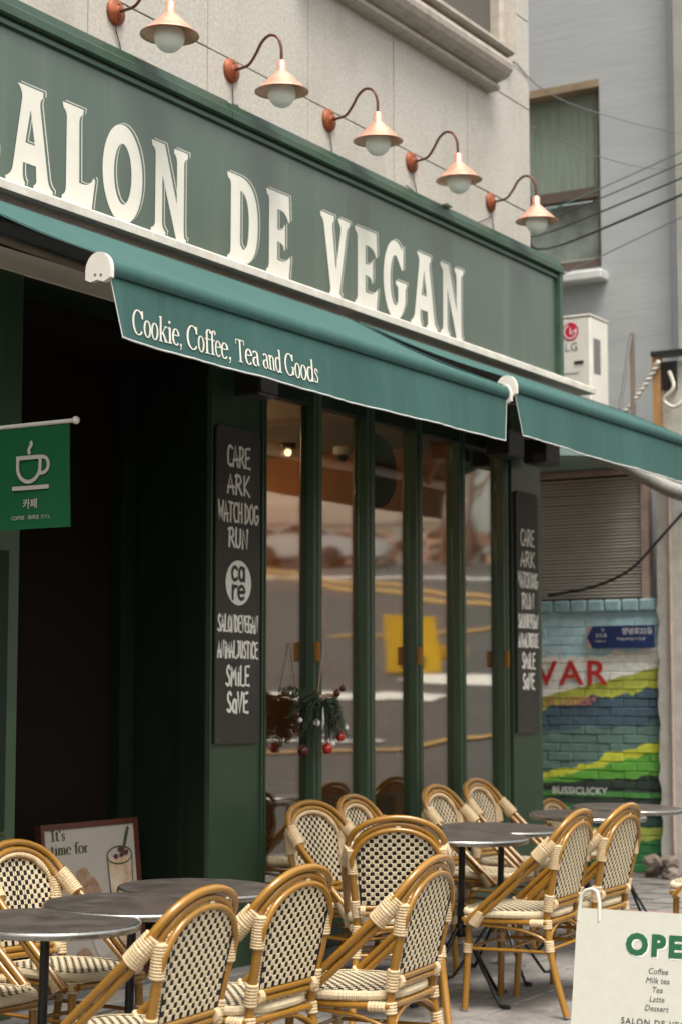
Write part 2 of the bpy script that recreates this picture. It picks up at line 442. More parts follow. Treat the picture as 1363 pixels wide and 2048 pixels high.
def ribbon(mb, F, path, w, d, mi=0, nib=None, cap=True):
    """a flat painted stroke; nib=(thick, thin) makes the width follow the direction like a broad pen"""
    P = [Vector((p[0], p[1])) for p in path]; n = len(P); L = []; Rr = []
    DEP[0] = (DEP[0] + 0.00008) % 0.0012
    dd = d + DEP[0]
    for i in range(n):
        t = P[min(i + 1, n - 1)] - P[max(i - 1, 0)]
        if t.length < 1e-9: t = Vector((1, 0))
        t.normalize(); nn = Vector((-t.y, t.x))
        ww = w if nib is None else nib[1] + (nib[0] - nib[1]) * abs(t.y) ** 1.6
        L.append(P[i] + nn * ww / 2); Rr.append(P[i] - nn * ww / 2)
    vs = [F.p(p.x, p.y, dd) for p in L + Rr]
    mb.add(vs, [(i, i + 1, n + i + 1, n + i) for i in range(n - 1)], mi)
    if cap and nib is None:
        for q, k in ((P[0], 0), (P[-1], 1)):
            vs = [F.p(q.x + w / 2 * math.cos(a * math.pi / 4), q.y + w / 2 * math.sin(a * math.pi / 4), dd + 0.00004) for a in range(8)]
            mb.add(vs, [tuple(range(8))], mi)
    return mb
# hand lettering, single line capitals in a unit box
HAND = {
 'A': [[(0, 0), (.35, 1), (.75, 0)], [(.05, .33), (.8, .38)]],
 'C': [arc(.5, .5, .42, .5, 50, 300, 10)],
 'D': [[(.1, 0), (.12, 1)], [(0, 1), (.5, .88), (.8, .5), (.5, .1), (.02, 0)]],
 'E': [[(.75, 1), (.1, .97), (.1, .02), (.8, 0)], [(.1, .5), (.65, .53)]],
 'G': [arc(.45, .5, .4, .5, 55, 330, 10) + [(.82, .45), (.5, .45)]],
 'H': [[(.1, 0), (.12, 1)], [(.75, 0), (.7, 1)], [(.1, .5), (.74, .5)]],
 'I': [[(.3, 0), (.3, 1)]],
 'J': [[(.2, 1), (.8, 1)], [(.55, 1), (.5, .15), (.3, 0), (.1, .15)]],
 'K': [[(.15, 0), (.15, 1)], [(.8, 1), (.2, .45), (.85, 0)]],
 'L': [[(.15, 1), (.12, .02), (.75, 0)]],
 'M': [[(.02, 0), (.15, 1), (.45, .3), (.75, 1), (.88, 0)]],
 'N': [[(.08, 0), (.12, 1), (.7, 0), (.75, 1)]],
 'O': [arc(.43, .5, .38, .5, 90, 450, 12)],
 'R': [[(.12, 0), (.15, 1)], [(0, .95), (.5, 1), (.7, .75), (.45, .5), (.15, .45)], [(.35, .47), (.85, 0)]],
 'S': [[(.75, .88), (.5, 1), (.2, .85), (.25, .6), (.6, .42), (.7, .2), (.45, 0), (.08, .1)]],
 'T': [[(0, 1), (.85, .97)], [(.42, 1), (.4, 0)]],
 'U': [[(.1, 1), (.12, .2), (.4, 0), (.68, .2), (.72, 1)]],
 'V': [[(.02, 1), (.35, 0), (.75, 1)]],
 'W': [[(.0, 1), (.22, 0), (.45, .75), (.65, 0), (.92, 1)]],
 'a': [arc(.35, .33, .3, .33, 30, 390, 10), [(.66, .62), (.68, 0)]],
 'c': [arc(.4, .33, .34, .33, 45, 315, 10)],
 'e': [[(.06, .33), (.72, .36)] + arc(.4, .33, .34, .33, 5, 310, 10)],
 'i': [[(.3, 0), (.3, .62)], [(.3, .85), (.31, .9)]],
 'n': [[(.1, 0), (.1, .66)], [(.1, .45), (.35, .66), (.6, .5), (.62, 0)]],
 'r': [[(.12, 0), (.12, .66)], [(.12, .42), (.35, .64), (.58, .62)]],
 ' ': [], 'Y': [[(0, 1), (.38, .5), (.78, 1)], [(.38, .5), (.36, 0)]], 'B': [[(.1, 0), (.1, 1), (.55, .95), (.6, .6), (.12, .52), (.68, .4), (.62, .04), (.1, 0)]],
 'P': [[(.12, 0), (.12, 1), (.6, .95), (.68, .65), (.5, .5), (.12, .48)]],
}
HW = {'I': .5, 'i': .5, ' ': .4, 'M': 1.05, 'W': 1.05, 'n': .8, 'a': .85, 'r': .65, 'c': .8, 'e': .85}
def hand_text(mb, F, s, xc, y0, width, h, w, d, mi=0, wob=0.03):
    tot = sum(HW.get(c, .92) for c in s); k = width / tot; x = xc - width / 2
    for c in s:
        for st in HAND.get(c, []):
            pts = [(x + (px + random.uniform(-wob, wob)) * k * .95, y0 + (py + random.uniform(-wob, wob)) * h) for px, py in st]
            if len(pts) > 4: pts = [(p.x, p.y) for p in smooth_path([(a, b, 0) for a, b in pts], 2)]
            ribbon(mb, F, pts, w, d, mi)
        x += HW.get(c, .92) * k
# bookish serif lower case, drawn with a broad pen (units: capital height 1)
def S_(x, y0, y1, ser='b', sw=.13):
    out = [('s', [(x, y0), (x, y1)])]
    if 'b' in ser: out.append(('t', [(x - sw, y0 + .018), (x + sw, y0 + .018)]))
    if 't' in ser: out.append(('t', [(x - sw, y1 - .018), (x + sw, y1 - .018)]))
    if 'f' in ser: out.append(('t', [(x - sw, y1 - .05), (x, y1 - .0)]))
    return out
XH = .66
SER = {
 'C': (.72, [('s', arc(.38, .5, .31, .5, 42, 318, 22)), ('s', [(.64, .68), (.64, 1.0)])]),
 'G': (.80, [('s', arc(.38, .5, .31, .5, 42, 335, 22)), ('s', [(.64, .70), (.64, 1.0)])] + S_(.66, .05, .42, 't', .13)),
 'T': (.66, [('t', [(.04, .975), (.62, .975)]), ('t', [(.05, .98), (.04, .78)]), ('t', [(.61, .98), (.62, .78)])] + S_(.33, 0, .98, 'b', .14)),
 'o': (.50, [('s', arc(.24, .33, .19, .335, 90, 450, 22))]),
 'k': (.52, S_(.13, 0, 1.04, 'bf', .11) + [('t', [(.15, .28), (.43, .64)]), ('s', [(.24, .40), (.45, .02)]), ('t', [(.33, .645), (.52, .645)]), ('t', [(.35, .018), (.54, .018)])]),
 'i': (.28, S_(.14, 0, XH, 'bf', .11) + [('d', (.14, .88))]),
 'e': (.46, [('t', [(.06, .40), (.40, .40)]), ('s', arc(.24, .33, .19, .335, 12, 315, 20))]),
 'f': (.34, [('s', [(.15, 0), (.15, .85)] + arc(.29, .87, .14, .17, 180, 40, 8)), ('t', [(.02, .018), (.30, .018)]), ('t', [(.02, .63), (.34, .63)]), ('d', (.37, .95))]),
 'a': (.46, [('s', arc(.20, .18, .14, .18, 80, 300, 12)), ('s', arc(.22, .48, .14, .17, 150, 0, 8) + [(.36, .1), (.44, .03)]), ('t', [(.2, .36), (.36, .42)])]),
 'n': (.54, S_(.13, 0, XH, 'bf', .11) + [('s', arc(.28, .46, .13, .19, 160, 0, 8) + [(.41, 0)]), ('t', [(.30, .018), (.52, .018)])]),
 'd': (.54, [('s', arc(.22, .33, .17, .335, 60, 330, 16)), ('t', [(.30, .62), (.40, .52)])] + S_(.40, 0, 1.04, 'f', .11) + [('t', [(.4, .02), (.52, .02)])]),
 's': (.38, [('s', [(.31, .55), (.24, .65), (.11, .62), (.09, .48), (.20, .36), (.31, .22), (.27, .06), (.14, .01), (.06, .08)]), ('t', [(.32, .62), (.32, .46)]), ('t', [(.05, .2), (.05, .02)])]),
 ',': (.24, [('d', (.10, .05)), ('t', [(.13, .06), (.12, -.08), (.05, -.16)])]),
 ' ': (.24, []),
 'I': (.40, S_(.20, 0, 1, 'bt', .17)),
 't': (.36, [('s', [(.16, .86), (.16, .1), (.25, .02), (.33, .08)]), ('t', [(.02, .63), (.33, .63)])]),
 'm': (.80, S_(.13, 0, XH, 'bf', .11) + [('s', arc(.27, .46, .12, .19, 160, 0, 8) + [(.39, 0)]), ('t', [(.29, .018), (.49, .018)]), ('s', arc(.53, .46, .12, .19, 160, 0, 8) + [(.65, 0)]), ('t', [(.55, .018), (.76, .018)])]),
 'r': (.38, S_(.13, 0, XH, 'bf', .11) + [('t', [(.15, .45), (.24, .62), (.32, .62)]), ('d', (.32, .58))]),
 "'": (.18, [('s', [(.09, 1.0), (.08, .78)])]),
}
def serif_text(mb, F, s, x, y, h, width, d, thick=.125, thin=.042, mi=0, shape=None):
    tot = sum(SER[c][0] for c in s); k = width / (tot * h)
    for c in s:
        adv, sts = SER[c]
        for kind, pts in sts:
            if kind == 'd':
                cx, cy = x + pts[0] * h * k, y + pts[1] * h
                DEP[0] = (DEP[0] + 0.00008) % 0.0012
                vs = [(cx + .065 * h * math.cos(a * math.pi / 5) * min(1, k * 1.2), cy + .065 * h * math.sin(a * math.pi / 5)) for a in range(10)]
                mb.add([F.p(a, b, d + DEP[0]) for a, b in vs], [tuple(range(10))], mi)
            elif kind == 's':
                ribbon(mb, F, [(x + px * h * k, y + py * h) for px, py in pts], 0, d, mi, nib=(thick * h * (k if k < 1 else 1), thin * h))
            else:
                ribbon(mb, F, [(x + px * h * k, y + py * h) for px, py in pts], thin * h, d, mi, cap=False)
        x += adv * h * k
# big sign capitals: closed outlines with counters, filled by a 2D curve
def qb(p0, p1, p2, n=7):
    return [((1 - t) ** 2 * p0[0] + 2 * t * (1 - t) * p1[0] + t * t * p2[0], (1 - t) ** 2 * p0[1] + 2 * t * (1 - t) * p1[1] + t * t * p2[1]) for t in [i / n for i in range(n + 1)]]
SIGN = {
 'A': [[(.22, 1.0), *qb((.22, 1), (.33, .94), (.32, .86)), *qb((.15, .17), (.12, .08), (.0, .05)), (.02, 0), (.39, 0), (.41, .05), *qb((.40, .05), (.34, .08), (.36, .24)), (.63, .24), *qb((.64, .12), (.66, .07), (.59, .05)), (.58, 0), (.98, 0), (1.0, .05), *qb((.99, .05), (.90, .08), (.88, .17)), *qb((.70, .84), (.69, .92), (.76, .94)), (.76, 1.0)],
       [(.40, .44), (.60, .44), (.50, .78)]],
 'L': [[(.0, 1), (.03, .94), *qb((.03, .94), (.13, .92), (.13, .84)), *qb((.13, .16), (.13, .08), (.02, .06)), (.0, 0), (.90, 0), (1.0, .32), (.95, .34), *qb((.95, .34), (.84, .22), (.52, .24)), *qb((.50, .84), (.50, .92), (.60, .94)), (.63, 1)]],
 'O': [arc(.5, .5, .5, .52, 90, 450, 40)[:-1], arc(.5, .5, .22, .32, 90, 450, 30)[:-1]],
 'N': [[(.0, 1), (.02, .94), *qb((.02, .94), (.11, .92), (.11, .86)), *qb((.11, .14), (.11, .07), (.0, .05)), (.0, 0), (.38, 0), (.40, .05), *qb((.40, .05), (.30, .08), (.30, .16)), (.30, .66), (.70, .0), (.95, 0), (.97, .05), *qb((.92, .05), (.90, .1), (.90, .2)), *qb((.90, .86), (.90, .92), (1.0, .94)), (1.0, 1), (.62, 1), (.61, .95), *qb((.61, .95), (.70, .92), (.70, .84)), (.70, .40), (.36, 1)]],
 'D': [[(.0, 1), (.02, .94), *qb((.02, .94), (.12, .92), (.12, .86)), *qb((.12, .14), (.12, .07), (.02, .05)), (.0, 0), (.48, 0), *qb((.48, 0), (1.0, .02), (1.0, .5), 10), *qb((1.0, .5), (1.0, .98), (.42, 1), 10)],
       [(.42, .84), *qb((.42, .84), (.70, .82), (.70, .5)), *qb((.70, .5), (.70, .16), (.50, .17)), (.42, .22)]],
 'E': [[(.0, 1), (.02, .94), *qb((.02, .94), (.12, .92), (.12, .86)), *qb((.12, .14), (.12, .07), (.02, .05)), (.0, 0), (.93, 0), (1.0, .26), (.95, .28), *qb((.95, .28), (.84, .18), (.46, .20)), (.46, .42), *qb((.46, .42), (.72, .42), (.74, .34)), (.78, .34), (.78, .64), (.74, .64), *qb((.74, .64), (.72, .56), (.46, .56)), (.46, .80), *qb((.46, .80), (.82, .82), (.92, .68)), (.97, .70), (.93, 1)]],
 'V': [[(.0, 1), (.02, .94), *qb((.02, .94), (.10, .92), (.12, .84)), *qb((.34, .10), (.35, .05), (.31, .04)), (.32, 0), (.68, 0), (.70, .04), (.64, .06), *qb((.88, .86), (.90, .92), (.98, .94)), (1.0, 1), (.60, 1), (.60, .95), *qb((.60, .95), (.69, .92), (.68, .84)), (.52, .34), *qb((.40, .84), (.39, .92), (.46, .94)), (.46, 1)]],
 'G': [arc(.5, .5, .5, .52, 52, 330, 34) + [(.94, .20), (.94, .42), (1.0, .46), (1.0, .5), (.52, .5), (.52, .45), (.62, .42), (.62, .26)] + list(reversed(arc(.5, .5, .21, .33, 60, 300, 20))) + [(.78, .66), (.84, .66), (.86, .98), (.80, .96)]],
 'S': [[(.9, .7), (.62, .7), *qb((.62, .72), (.6, .86), (.48, .86)), *qb((.48, .86), (.3, .84), (.36, .7)), *qb((.36, .7), (.45, .6), (.75, .5)), *qb((.75, .5), (1.1, .35), (.98, .15)), *qb((.98, .15), (.8, -.05), (.45, 0)), *qb((.45, 0), (.1, .02), (.05, .3)), (.35, .3), *qb((.35, .3), (.36, .15), (.5, .14)), *qb((.5, .14), (.7, .16), (.66, .28)), *qb((.66, .28), (.5, .4), (.2, .5)), *qb((.2, .5), (-.02, .65), (.06, .85)), *qb((.06, .85), (.3, 1.08), (.7, .98)), (.9, .98)]],
}
def outline_mesh(polys):
    cu = bpy.data.curves.new('glyph', 'CURVE'); cu.dimensions = '2D'; cu.fill_mode = 'BOTH'
    for poly in polys:
        sp = cu.splines.new('POLY'); sp.points.add(len(poly) - 1)
        for i, (x, y) in enumerate(poly): sp.points[i].co = (x, y, 0, 1)
        sp.use_cyclic_u = True
    o = bpy.data.objects.new('glyph', cu); COL.objects.link(o)
    dg = bpy.context.evaluated_depsgraph_get(); dg.update()
    me = bpy.data.meshes.new_from_object(o.evaluated_get(dg))
    vs = [(v.co.x, v.co.y) for v in me.vertices]; fs = [tuple(p.vertices) for p in me.polygons]
    bpy.data.objects.remove(o); bpy.data.curves.remove(cu); bpy.data.meshes.remove(me)
    return vs, fs

def zg(x): return 0.02 * (max(4.0, min(x, 13.2)) - 4.5)

# ================================================================ SETTING: ground
def ground_z(x, y):
    plane = -0.1 + 0.12 * (x * math.cos(R(26)) - (y - 4.95) * math.sin(R(26)) - 13.0)
    return min(plane, 6.2)
def road_z(x, y): return max(zg(x) - 0.14, ground_z(x, y))
def grid_sheet(name, m, xs, ys, zf):
    mb = MB(); nx, ny = len(xs), len(ys)
    vs = [(x, y, zf(x, y)) for y in ys for x in xs]
    fs = [(j * nx + i, j * nx + i + 1, (j + 1) * nx + i + 1, (j + 1) * nx + i) for j in range(ny - 1) for i in range(nx - 1)]
    mb.add(vs, fs, 0, True); return mb.build(name, m, recalc=False)
g = grid_sheet('ground', M_ASPHALT, [-300, -60, -20, 0, 13.3, 14, 20, 60, 300], [-300, -120, -60, -3.4, 0, 30, 120, 300], lambda x, y: -0.9 if not (x > 13.5) else max(-0.9, -0.9))
tag(g, kind='structure')
road = grid_sheet('road', M_ASPHALT, [-40 + i * 2 for i in range(81)], [-90 + i * 2 for i in range(43)] + [-3.05], road_z)
tag(road, kind='structure')
pave = MB()
pv = [(x, y, zg(x)) for x in (-12, 4.0, 13.2, 13.3) for y in (-3.0, 0.35)]
pave.add(pv, [(0, 2, 3, 1), (2, 4, 5, 3), (4, 6, 7, 5)])
pave.add([(x, -3.0, zg(x)) for x in (-12, 13.3)] + [(x, -3.0, zg(x) - 0.4) for x in (-12, 13.3)], [(0, 1, 3, 2)])
pavement = pave.build('pavement', M_GRIT, recalc=False); tag(pavement, kind='structure')
kerb_mb = MB()
for i in range(25):
    x0 = -12 + i
    kerb_mb.box(x0 + .004, x0 + .996, -3.16, -3.004, zg(x0 + .5) - .3, zg(x0 + .5) + .01, bev=.01)
kerb = kerb_mb.build('kerb', M_PAVER); tag(kerb, kind='structure')
# pavers: single stones where the picture shows them, joined beyond
pav_mesh = [MB().box(-.147, .147, -.097, .097, -.03, .012, bev=.006).mesh('paver', M_PAVER) for _ in range(1)]
rest = MB(); cnt = 0
for j in range(15):
    for i in range(52):
        x = 0.8 + i * .302 + (.151 if j % 2 else 0); y = -2.9 + j * .202 + .1
        if x > 12.45: continue
        near = (6.0 < x < 9.9) and (-2.6 < y < -.35)
        if near and cnt < 290:
            o = link('paver', pav_mesh[0], pavement); cnt += 1
            o.location = (x, y, zg(x) + random.uniform(-.002, .003)); o.rotation_euler = (random.uniform(-.01, .01), random.uniform(-.01, .01) - .02, random.uniform(-.008, .008))
        else:
            dz = random.uniform(-.002, .003) - .001
            rest.box(x - .147, x + .147, y - .097, y + .097, zg(x) - .03 + dz, zg(x) + .012 + dz)
o = rest.build('paving', M_PAVER, pavement); tag(o, kind='stuff')
# faded red strip painted across the paving
mb = MB(); mb.box(10.46, 10.64, -2.9, -.05, zg(10.55) + .010, zg(10.55) + .020)
rs = mb.build('painted_strip', M_REDST, pavement)
# road markings on the sloping street
def road_line(pts, w, m, name):
    pts = [(p.x, p.y) for p in smooth_path([(a, b, 0) for a, b in pts], 5)]
    mb = MB(); P = [Vector((p[0], p[1], 0)) for p in pts]; L = []
    fine = []
    for i in range(len(P) - 1):
        k = max(1, int((P[i + 1] - P[i]).length / 1.0))
        fine += [P[i].lerp(P[i + 1], t / k) for t in range(k)]
    fine.append(P[-1]); P = fine
    vs = []
    for i, p in enumerate(P):
        t = (P[min(i + 1, len(P) - 1)] - P[max(i - 1, 0)]).normalized(); n = Vector((-t.y, t.x, 0))
        for s_ in (.5, -.5):
            q = p + n * w * s_; vs.append((q.x, q.y, road_z(q.x, q.y) + .03))
    mb.add(vs, [(2 * i, 2 * i + 1, 2 * i + 3, 2 * i + 2) for i in range(len(P) - 1)])
    o = mb.build(name, m, road, recalc=False)
    return o
road_line([(52.5, -30.5), (44.75, -20.7), (40.5, -15.0), (34, -7)], .55, M_YEL, 'yellow_centre_line')
road_line([(50.5, -29.7), (42.1, -19.2), (38.0, -13.8), (31.5, -6)], .50, M_YEL, 'yellow_centre_line')
road_line([(30.0, -13.0), (31.7, -12.0), (33.5, -11.5), (38, -9.5)], .30, M_YEL, 'yellow_edge_line')
road_line([(46, -31), (48.2, -21.3), (49.7, -19.5), (53, -14)], .9, M_WPAINT, 'white_edge_line')
road_line([(16.0, -7.4), (17.3, -6.2), (18.2, -5.1), (19.7, -4.8), (22, -3.8)], .12, M_YEL, 'yellow_gutter_line')
road_line([(17.8, -7.2), (18.5, -5.7)], .16, M_WPAINT, 'white_stop_line')
road_line([(21.6, -9.2), (22.3, -7.85), (22.5, -6.9)], .8, M_WPAINT, 'white_arrow_marking')
road_line([(24.6, -8.7), (24.6, -7.9), (24.4, -6.6), (25.2, -5.6)], 1.1, M_WPAINT, 'white_arrow_marking')

# ================================================================ CAFE BUILDING
cafe = empty('cafe_building'); tag(cafe, 'stone clad cafe building with green painted shopfront and folding glass doors', 'building')
def cpart(name, mb, m, parent=cafe): return mb.build(name, m, parent)
# masonry core above the sign and behind the panels
mb = MB(); mb.box(-6, 10.49, .03, 3.0, 3.22, 9.0); cpart('upper_wall', mb, M_GAP)
# cladding panels
xj = [6.069 + .892 * k for k in range(-12, 5)] + [10.51]
zj = [3.22, 3.81, 4.49, 5.166, 5.748, 6.43, 7.0, 7.6, 8.3, 9.0]
WX0, WX1, WZ0 = 7.95, 10.03, 5.42
for i in range(len(xj) - 1):
    for j in range(len(zj) - 1):
        x0, x1, z0, z1 = xj[i] + .0035, xj[i + 1] - .0035, zj[j] + .0035, zj[j + 1] - .0035
        dy = random.uniform(0, .002)
        pcs = []
        if x1 > WX0 and x0 < WX1 and z1 > WZ0 and z0 < 7.2:
            if z0 < WZ0: pcs.append((x0, x1, z0, WZ0))
            if x0 < WX0: pcs.append((x0, WX0, max(z0, WZ0), z1))
            if x1 > WX1: pcs.append((WX1, x1, max(z0, WZ0), z1))
        else: pcs.append((x0, x1, z0, z1))
        for a, b, c, d in pcs:
            if b - a > .02 and d - c > .02:
                MB().box(a, b, -dy, .028, c, d, bev=.0012).build('stone_panel', M_STONE, cafe)
# end wall facing away (east) and pieces of cladding on the corner
MB().box(10.492, 10.515, .03, 3.0, 3.22, 9.0).build('end_wall', M_STONE, cafe)
# upper window with its carved surround
win = MB().box(8.0, 10.0, .10, .12, 5.45, 7.2).build('window', M_GLASS2, cafe)
fr = MB()
for x in (7.98, 8.62, 9.40, 9.985): fr.box(x, x + .035, .06, .13, 5.44, 7.2)
fr.box(7.98, 10.02, .06, .13, 5.385, 5.46)
fr.build('window_frame', mat('teal_window_frame', (.16, .24, .21), .5), win)
mb = MB()
for i in range(28):
    x = 8.02 + i * .071; mb.box(x, x + .05, .20 + .012 * (i % 2), .215 + .012 * (i % 2), 5.45, 7.2)
mb.build('curtain', mat('grey_curtain', (.16, .15, .14), .9, var=.2), win)
prof = [(0.03, 5.118), (-.055, 5.118), (-.075, 5.128), (-.080, 5.142), (-.072, 5.156), (-.052, 5.166), (-.075, 5.172), (-.115, 5.182), (-.145, 5.202), (-.165, 5.232),
        (-.170, 5.262), (-.160, 5.290), (-.140, 5.308), (-.118, 5.314), (-.165, 5.322), (-.182, 5.335), (-.182, 5.356), (-.165, 5.368), (-.09, 5.372), (.05, 5.40), (.05, 5.2)]
MB().prism(prof, 'x', 7.7, 9.93, smooth=False).build('window_sill', M_STONE_TRIM, win)
jp = [(10.02, .10), (10.02, -.03), (10.04, -.05), (10.07, -.05), (10.085, -.025), (10.14, -.025), (10.155, -.06), (10.19, -.065), (10.20, 0.02), (10.20, .10)]
MB().prism(jp, 'z', 5.375, 7.4).build('window_jamb', M_STONE_TRIM, win)
# ---- shopfront: pillars, reveals, recess
Zf = .17
MB().box(3.9, 5.66, -.02, .30, Zf, 3.22).build('left_pillar', M_GREEN, cafe)
MB().box(5.30, 5.585, -.034, -.021, .9, 2.0).build('inset_panel', M_GREEN_D, cafe)
MB().box(5.285, 5.60, -.030, -.0205, .885, .9).build('inset_moulding', M_GREEN, cafe)
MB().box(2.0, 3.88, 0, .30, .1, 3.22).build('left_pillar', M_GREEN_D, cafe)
MB().box(7.0, 7.47, -.0, 1.2, Zf, 3.22).build('pilaster', M_GREEN, cafe)
m_ = MB()
for (a, b) in ((7.002, 7.012), (7.43, 7.445), (7.455, 7.468)): m_.box(a, b, -.012, .0, Zf + .01, 3.1)
m_.build('pilaster_moulding', M_GREEN, cafe)
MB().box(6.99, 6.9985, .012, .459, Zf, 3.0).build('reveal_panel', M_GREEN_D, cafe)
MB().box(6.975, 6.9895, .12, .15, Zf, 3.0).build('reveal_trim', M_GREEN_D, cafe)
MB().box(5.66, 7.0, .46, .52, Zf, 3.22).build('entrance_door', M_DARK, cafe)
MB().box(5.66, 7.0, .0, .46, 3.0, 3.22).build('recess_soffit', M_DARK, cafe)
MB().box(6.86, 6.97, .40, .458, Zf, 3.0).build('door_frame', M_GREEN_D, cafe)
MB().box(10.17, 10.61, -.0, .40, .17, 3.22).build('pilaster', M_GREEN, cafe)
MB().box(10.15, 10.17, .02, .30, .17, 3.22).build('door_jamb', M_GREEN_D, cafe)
m_ = MB(); m_.box(10.175, 10.19, -.01, .0, .18, 3.1); m_.build('pilaster_moulding', M_GREEN, cafe)
# tiled base with a grey cap
for i in range(20):
    x0 = 3.9 + i * .335
    if x0 > 10.4: break
    MB().box(x0 + .003, x0 + .332, -.10, -.02, zg(x0) - .1, .135, bev=.003).build('base_tile', M_TILE, cafe)
MB().box(3.9, 10.6, -.115, .06, .137, .17, bev=.004).build('base_cap', mat('grey_base_cap', (.20, .19, .175), .6, var=.2), cafe)
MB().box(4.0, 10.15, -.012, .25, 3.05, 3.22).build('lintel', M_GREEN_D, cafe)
MB().box(4.0, 7.46, -.035, -.013, 3.13, 3.215).build('lintel_band', mat('pale_taupe_band', (.74, .68, .58), .6), cafe)
MB().box(3.7, 10.5, -.03, -.014, 3.22, 3.384).build('shadow_gap_strip', M_BLACK, cafe)  # flat black strip painting in the shadow gap between sign rail and awning
# ---- folding glass doors
stiles = [(7.92, 8.00), (8.45, 8.533), (8.985, 9.065), (9.51, 9.585), (10.08, 10.15)]
panes = [(7.472, 7.92), (8.00, 8.45), (8.533, 8.985), (9.065, 9.51), (9.585, 10.08)]
for k, ((a, b), (c, d)) in enumerate(zip(panes, stiles)):
    dr = empty('folding_door', ((a + b) / 2, .05, Zf)); dr.parent = cafe
    ox, oy, oz = (a + b) / 2, .05, Zf
    def DB(x0, x1, y0, y1, z0, z1): return MB().box(x0 - ox, x1 - ox, y0 - oy, y1 - oy, z0 - oz, z1 - oz, bev=.004)
    gl = MB().box(a - ox, b - ox, -.004, .004, .355, 2.80).build('pane', M_GLASS, dr)
    tilt = (0.0, 0.006, -.004, .003, -.006)[k]; gl.rotation_euler = (0, 0, tilt)
    DB(a, b, -.0, .07, Zf + .005, .525).build('kick_panel', M_GREEN, dr)
    DB(a, b, .0, .06, 2.9, 3.05).build('top_rail', M_GREEN_D, dr)
    DB(c, d, -.0, .085, Zf + .005, 3.05).build('stile', M_GREEN, dr)
    DB(c + .028, c + .034, -.004, .0, Zf + .02, 3.04).build('gasket', M_BLACK, dr)
    if k in (0, 2, 4):
        DB(c - .002, c + .013, -.030, -.001, 1.60, 1.70).build('handle', M_BRASS, dr)
# ---- interior room behind the glass
interior = empty('cafe_interior'); tag(interior, 'warm brown room seen dimly through the folding glass doors', 'room', kind='structure')
MB().box(7.47, 13.0, 3.6, 3.7, .1, 3.2).build('back_wall', M_WARM, interior)
MB().box(7.4, 7.47, 1.2, 3.6, .1, 3.2).build('side_wall', M_WARM, interior)
MB().box(10.6, 10.7, .4, 3.6, .1, 3.2).build('side_wall', M_WARM, interior)
MB().box(7.4, 10.7, .1, 3.7, .1, .168).build('floor', M_IFLOOR, interior)
MB().box(7.4, 10.7, .26, 3.7, 3.06, 3.2).build('ceiling', M_CEIL, interior)
MB().box(8.9, 9.75, 1.6, 1.66, .9, 2.6).build('wood_panel', M_WARM2, interior)
MB().box(7.9, 8.9, 1.9, 1.96, 1.3, 2.7).build('wood_panel', M_WARM2, interior)
mb = MB(); mb.lathe([(.05, 0), (.05, -.03), (.035, -.035)], (10.0, 1.5, 3.06), 16); lampi = mb.build('downlight', M_BLACK); 
tag(lampi, 'small round ceiling downlight lit behind the left door pane', 'downlight')
MB().ball((0, 0, 0), .022, 0, 12, 8).build('bulb', M_BULB, lampi).location = (10.0, 1.5, 3.0)
for (x, y, e) in ((8.5, 1.3, 13), (9.9, 2.2, 9)):
    ld = bpy.data.lights.new('ceiling_lamp', 'POINT'); ld.energy = e; ld.color = (1.0, .66, .36); ld.shadow_soft_size = .08
    lo = bpy.data.objects.new('ceiling_lamp', ld); COL.objects.link(lo); lo.location = (x, y, 2.85)

# ================================================================ SHOP SIGN
sign = empty('shop_sign', (0, 0, 0)); tag(sign, 'long green fascia sign with cream serif capitals reading SALON DE VEGAN', 'sign')
MB().box(3.6, 10.56, -.15, -.004, 3.43, 4.12).build('sign_panel', M_SIGN, sign)
t = MB()
t.prism([(-.185, 4.10), (-.185, 4.135), (-.165, 4.15), (-.16, 4.185), (-.003, 4.185), (-.003, 4.122), (-.149, 4.122), (-.149, 4.095), (-.17, 4.095)], 'x', 3.6, 6.9)
t.build('top_moulding', M_TRIM, sign)
t = MB(); t.prism([(-.185, 4.10), (-.185, 4.135), (-.165, 4.15), (-.16, 4.18), (-.003, 4.18), (-.003, 4.122), (-.149, 4.122), (-.149, 4.095), (-.17, 4.095)], 'x', 6.906, 10.61)
t.build('top_moulding', M_TRIM, sign)
t = MB(); t.box(3.6, 10.55, -.168, -.151, 4.06, 4.078); t.build('bead', M_TRIM, sign)
t = MB(); t.box(10.562, 10.612, -.175, .02, 3.40, 4.093); t.box(10.548, 10.56, -.168, -.151, 3.43, 4.06); t.build('end_moulding', M_TRIM, sign)
t = MB(); t.prism([(-.205, 3.385), (-.205, 3.418), (-.19, 3.43), (-.02, 3.43), (-.02, 3.385)], 'x', 3.6, 11.05); t.build('bottom_rail', M_RAIL, sign)
FS = Frame((0, -.15, 0), FX, FZ)
specs = [('S', 5.10, 5.355), ('A', 5.387, 5.696), ('L', 5.728, 5.965), ('O', 5.993, 6.289), ('N', 6.332, 6.621), ('D', 6.913, 7.190), ('E', 7.24, 7.475), ('V', 7.731, 8.040),
         ('E', 8.066, 8.325), ('G', 8.363, 8.636), ('A', 8.659, 8.985), ('N', 9.001, 9.300)]
for ch, x0, x1 in specs:
    vs, fs = outline_mesh(SIGN[ch]); mb = MB()
    w = x1 - x0 - .02; h = .415
    for (dx, dz, d, mi, gx) in ((.0205, .0115, .0006, 0, 1), (.0150, .0080, .0012, 1, 1), (0, 0, .0018, 0, 1)):
        mb.add([FS.p(x0 + a * w + dx, 3.440 + b * h + dz, d) for a, b in vs], fs, mi)
    mb.build('letter', [M_LETTER, M_SIGN], sign, recalc=False)
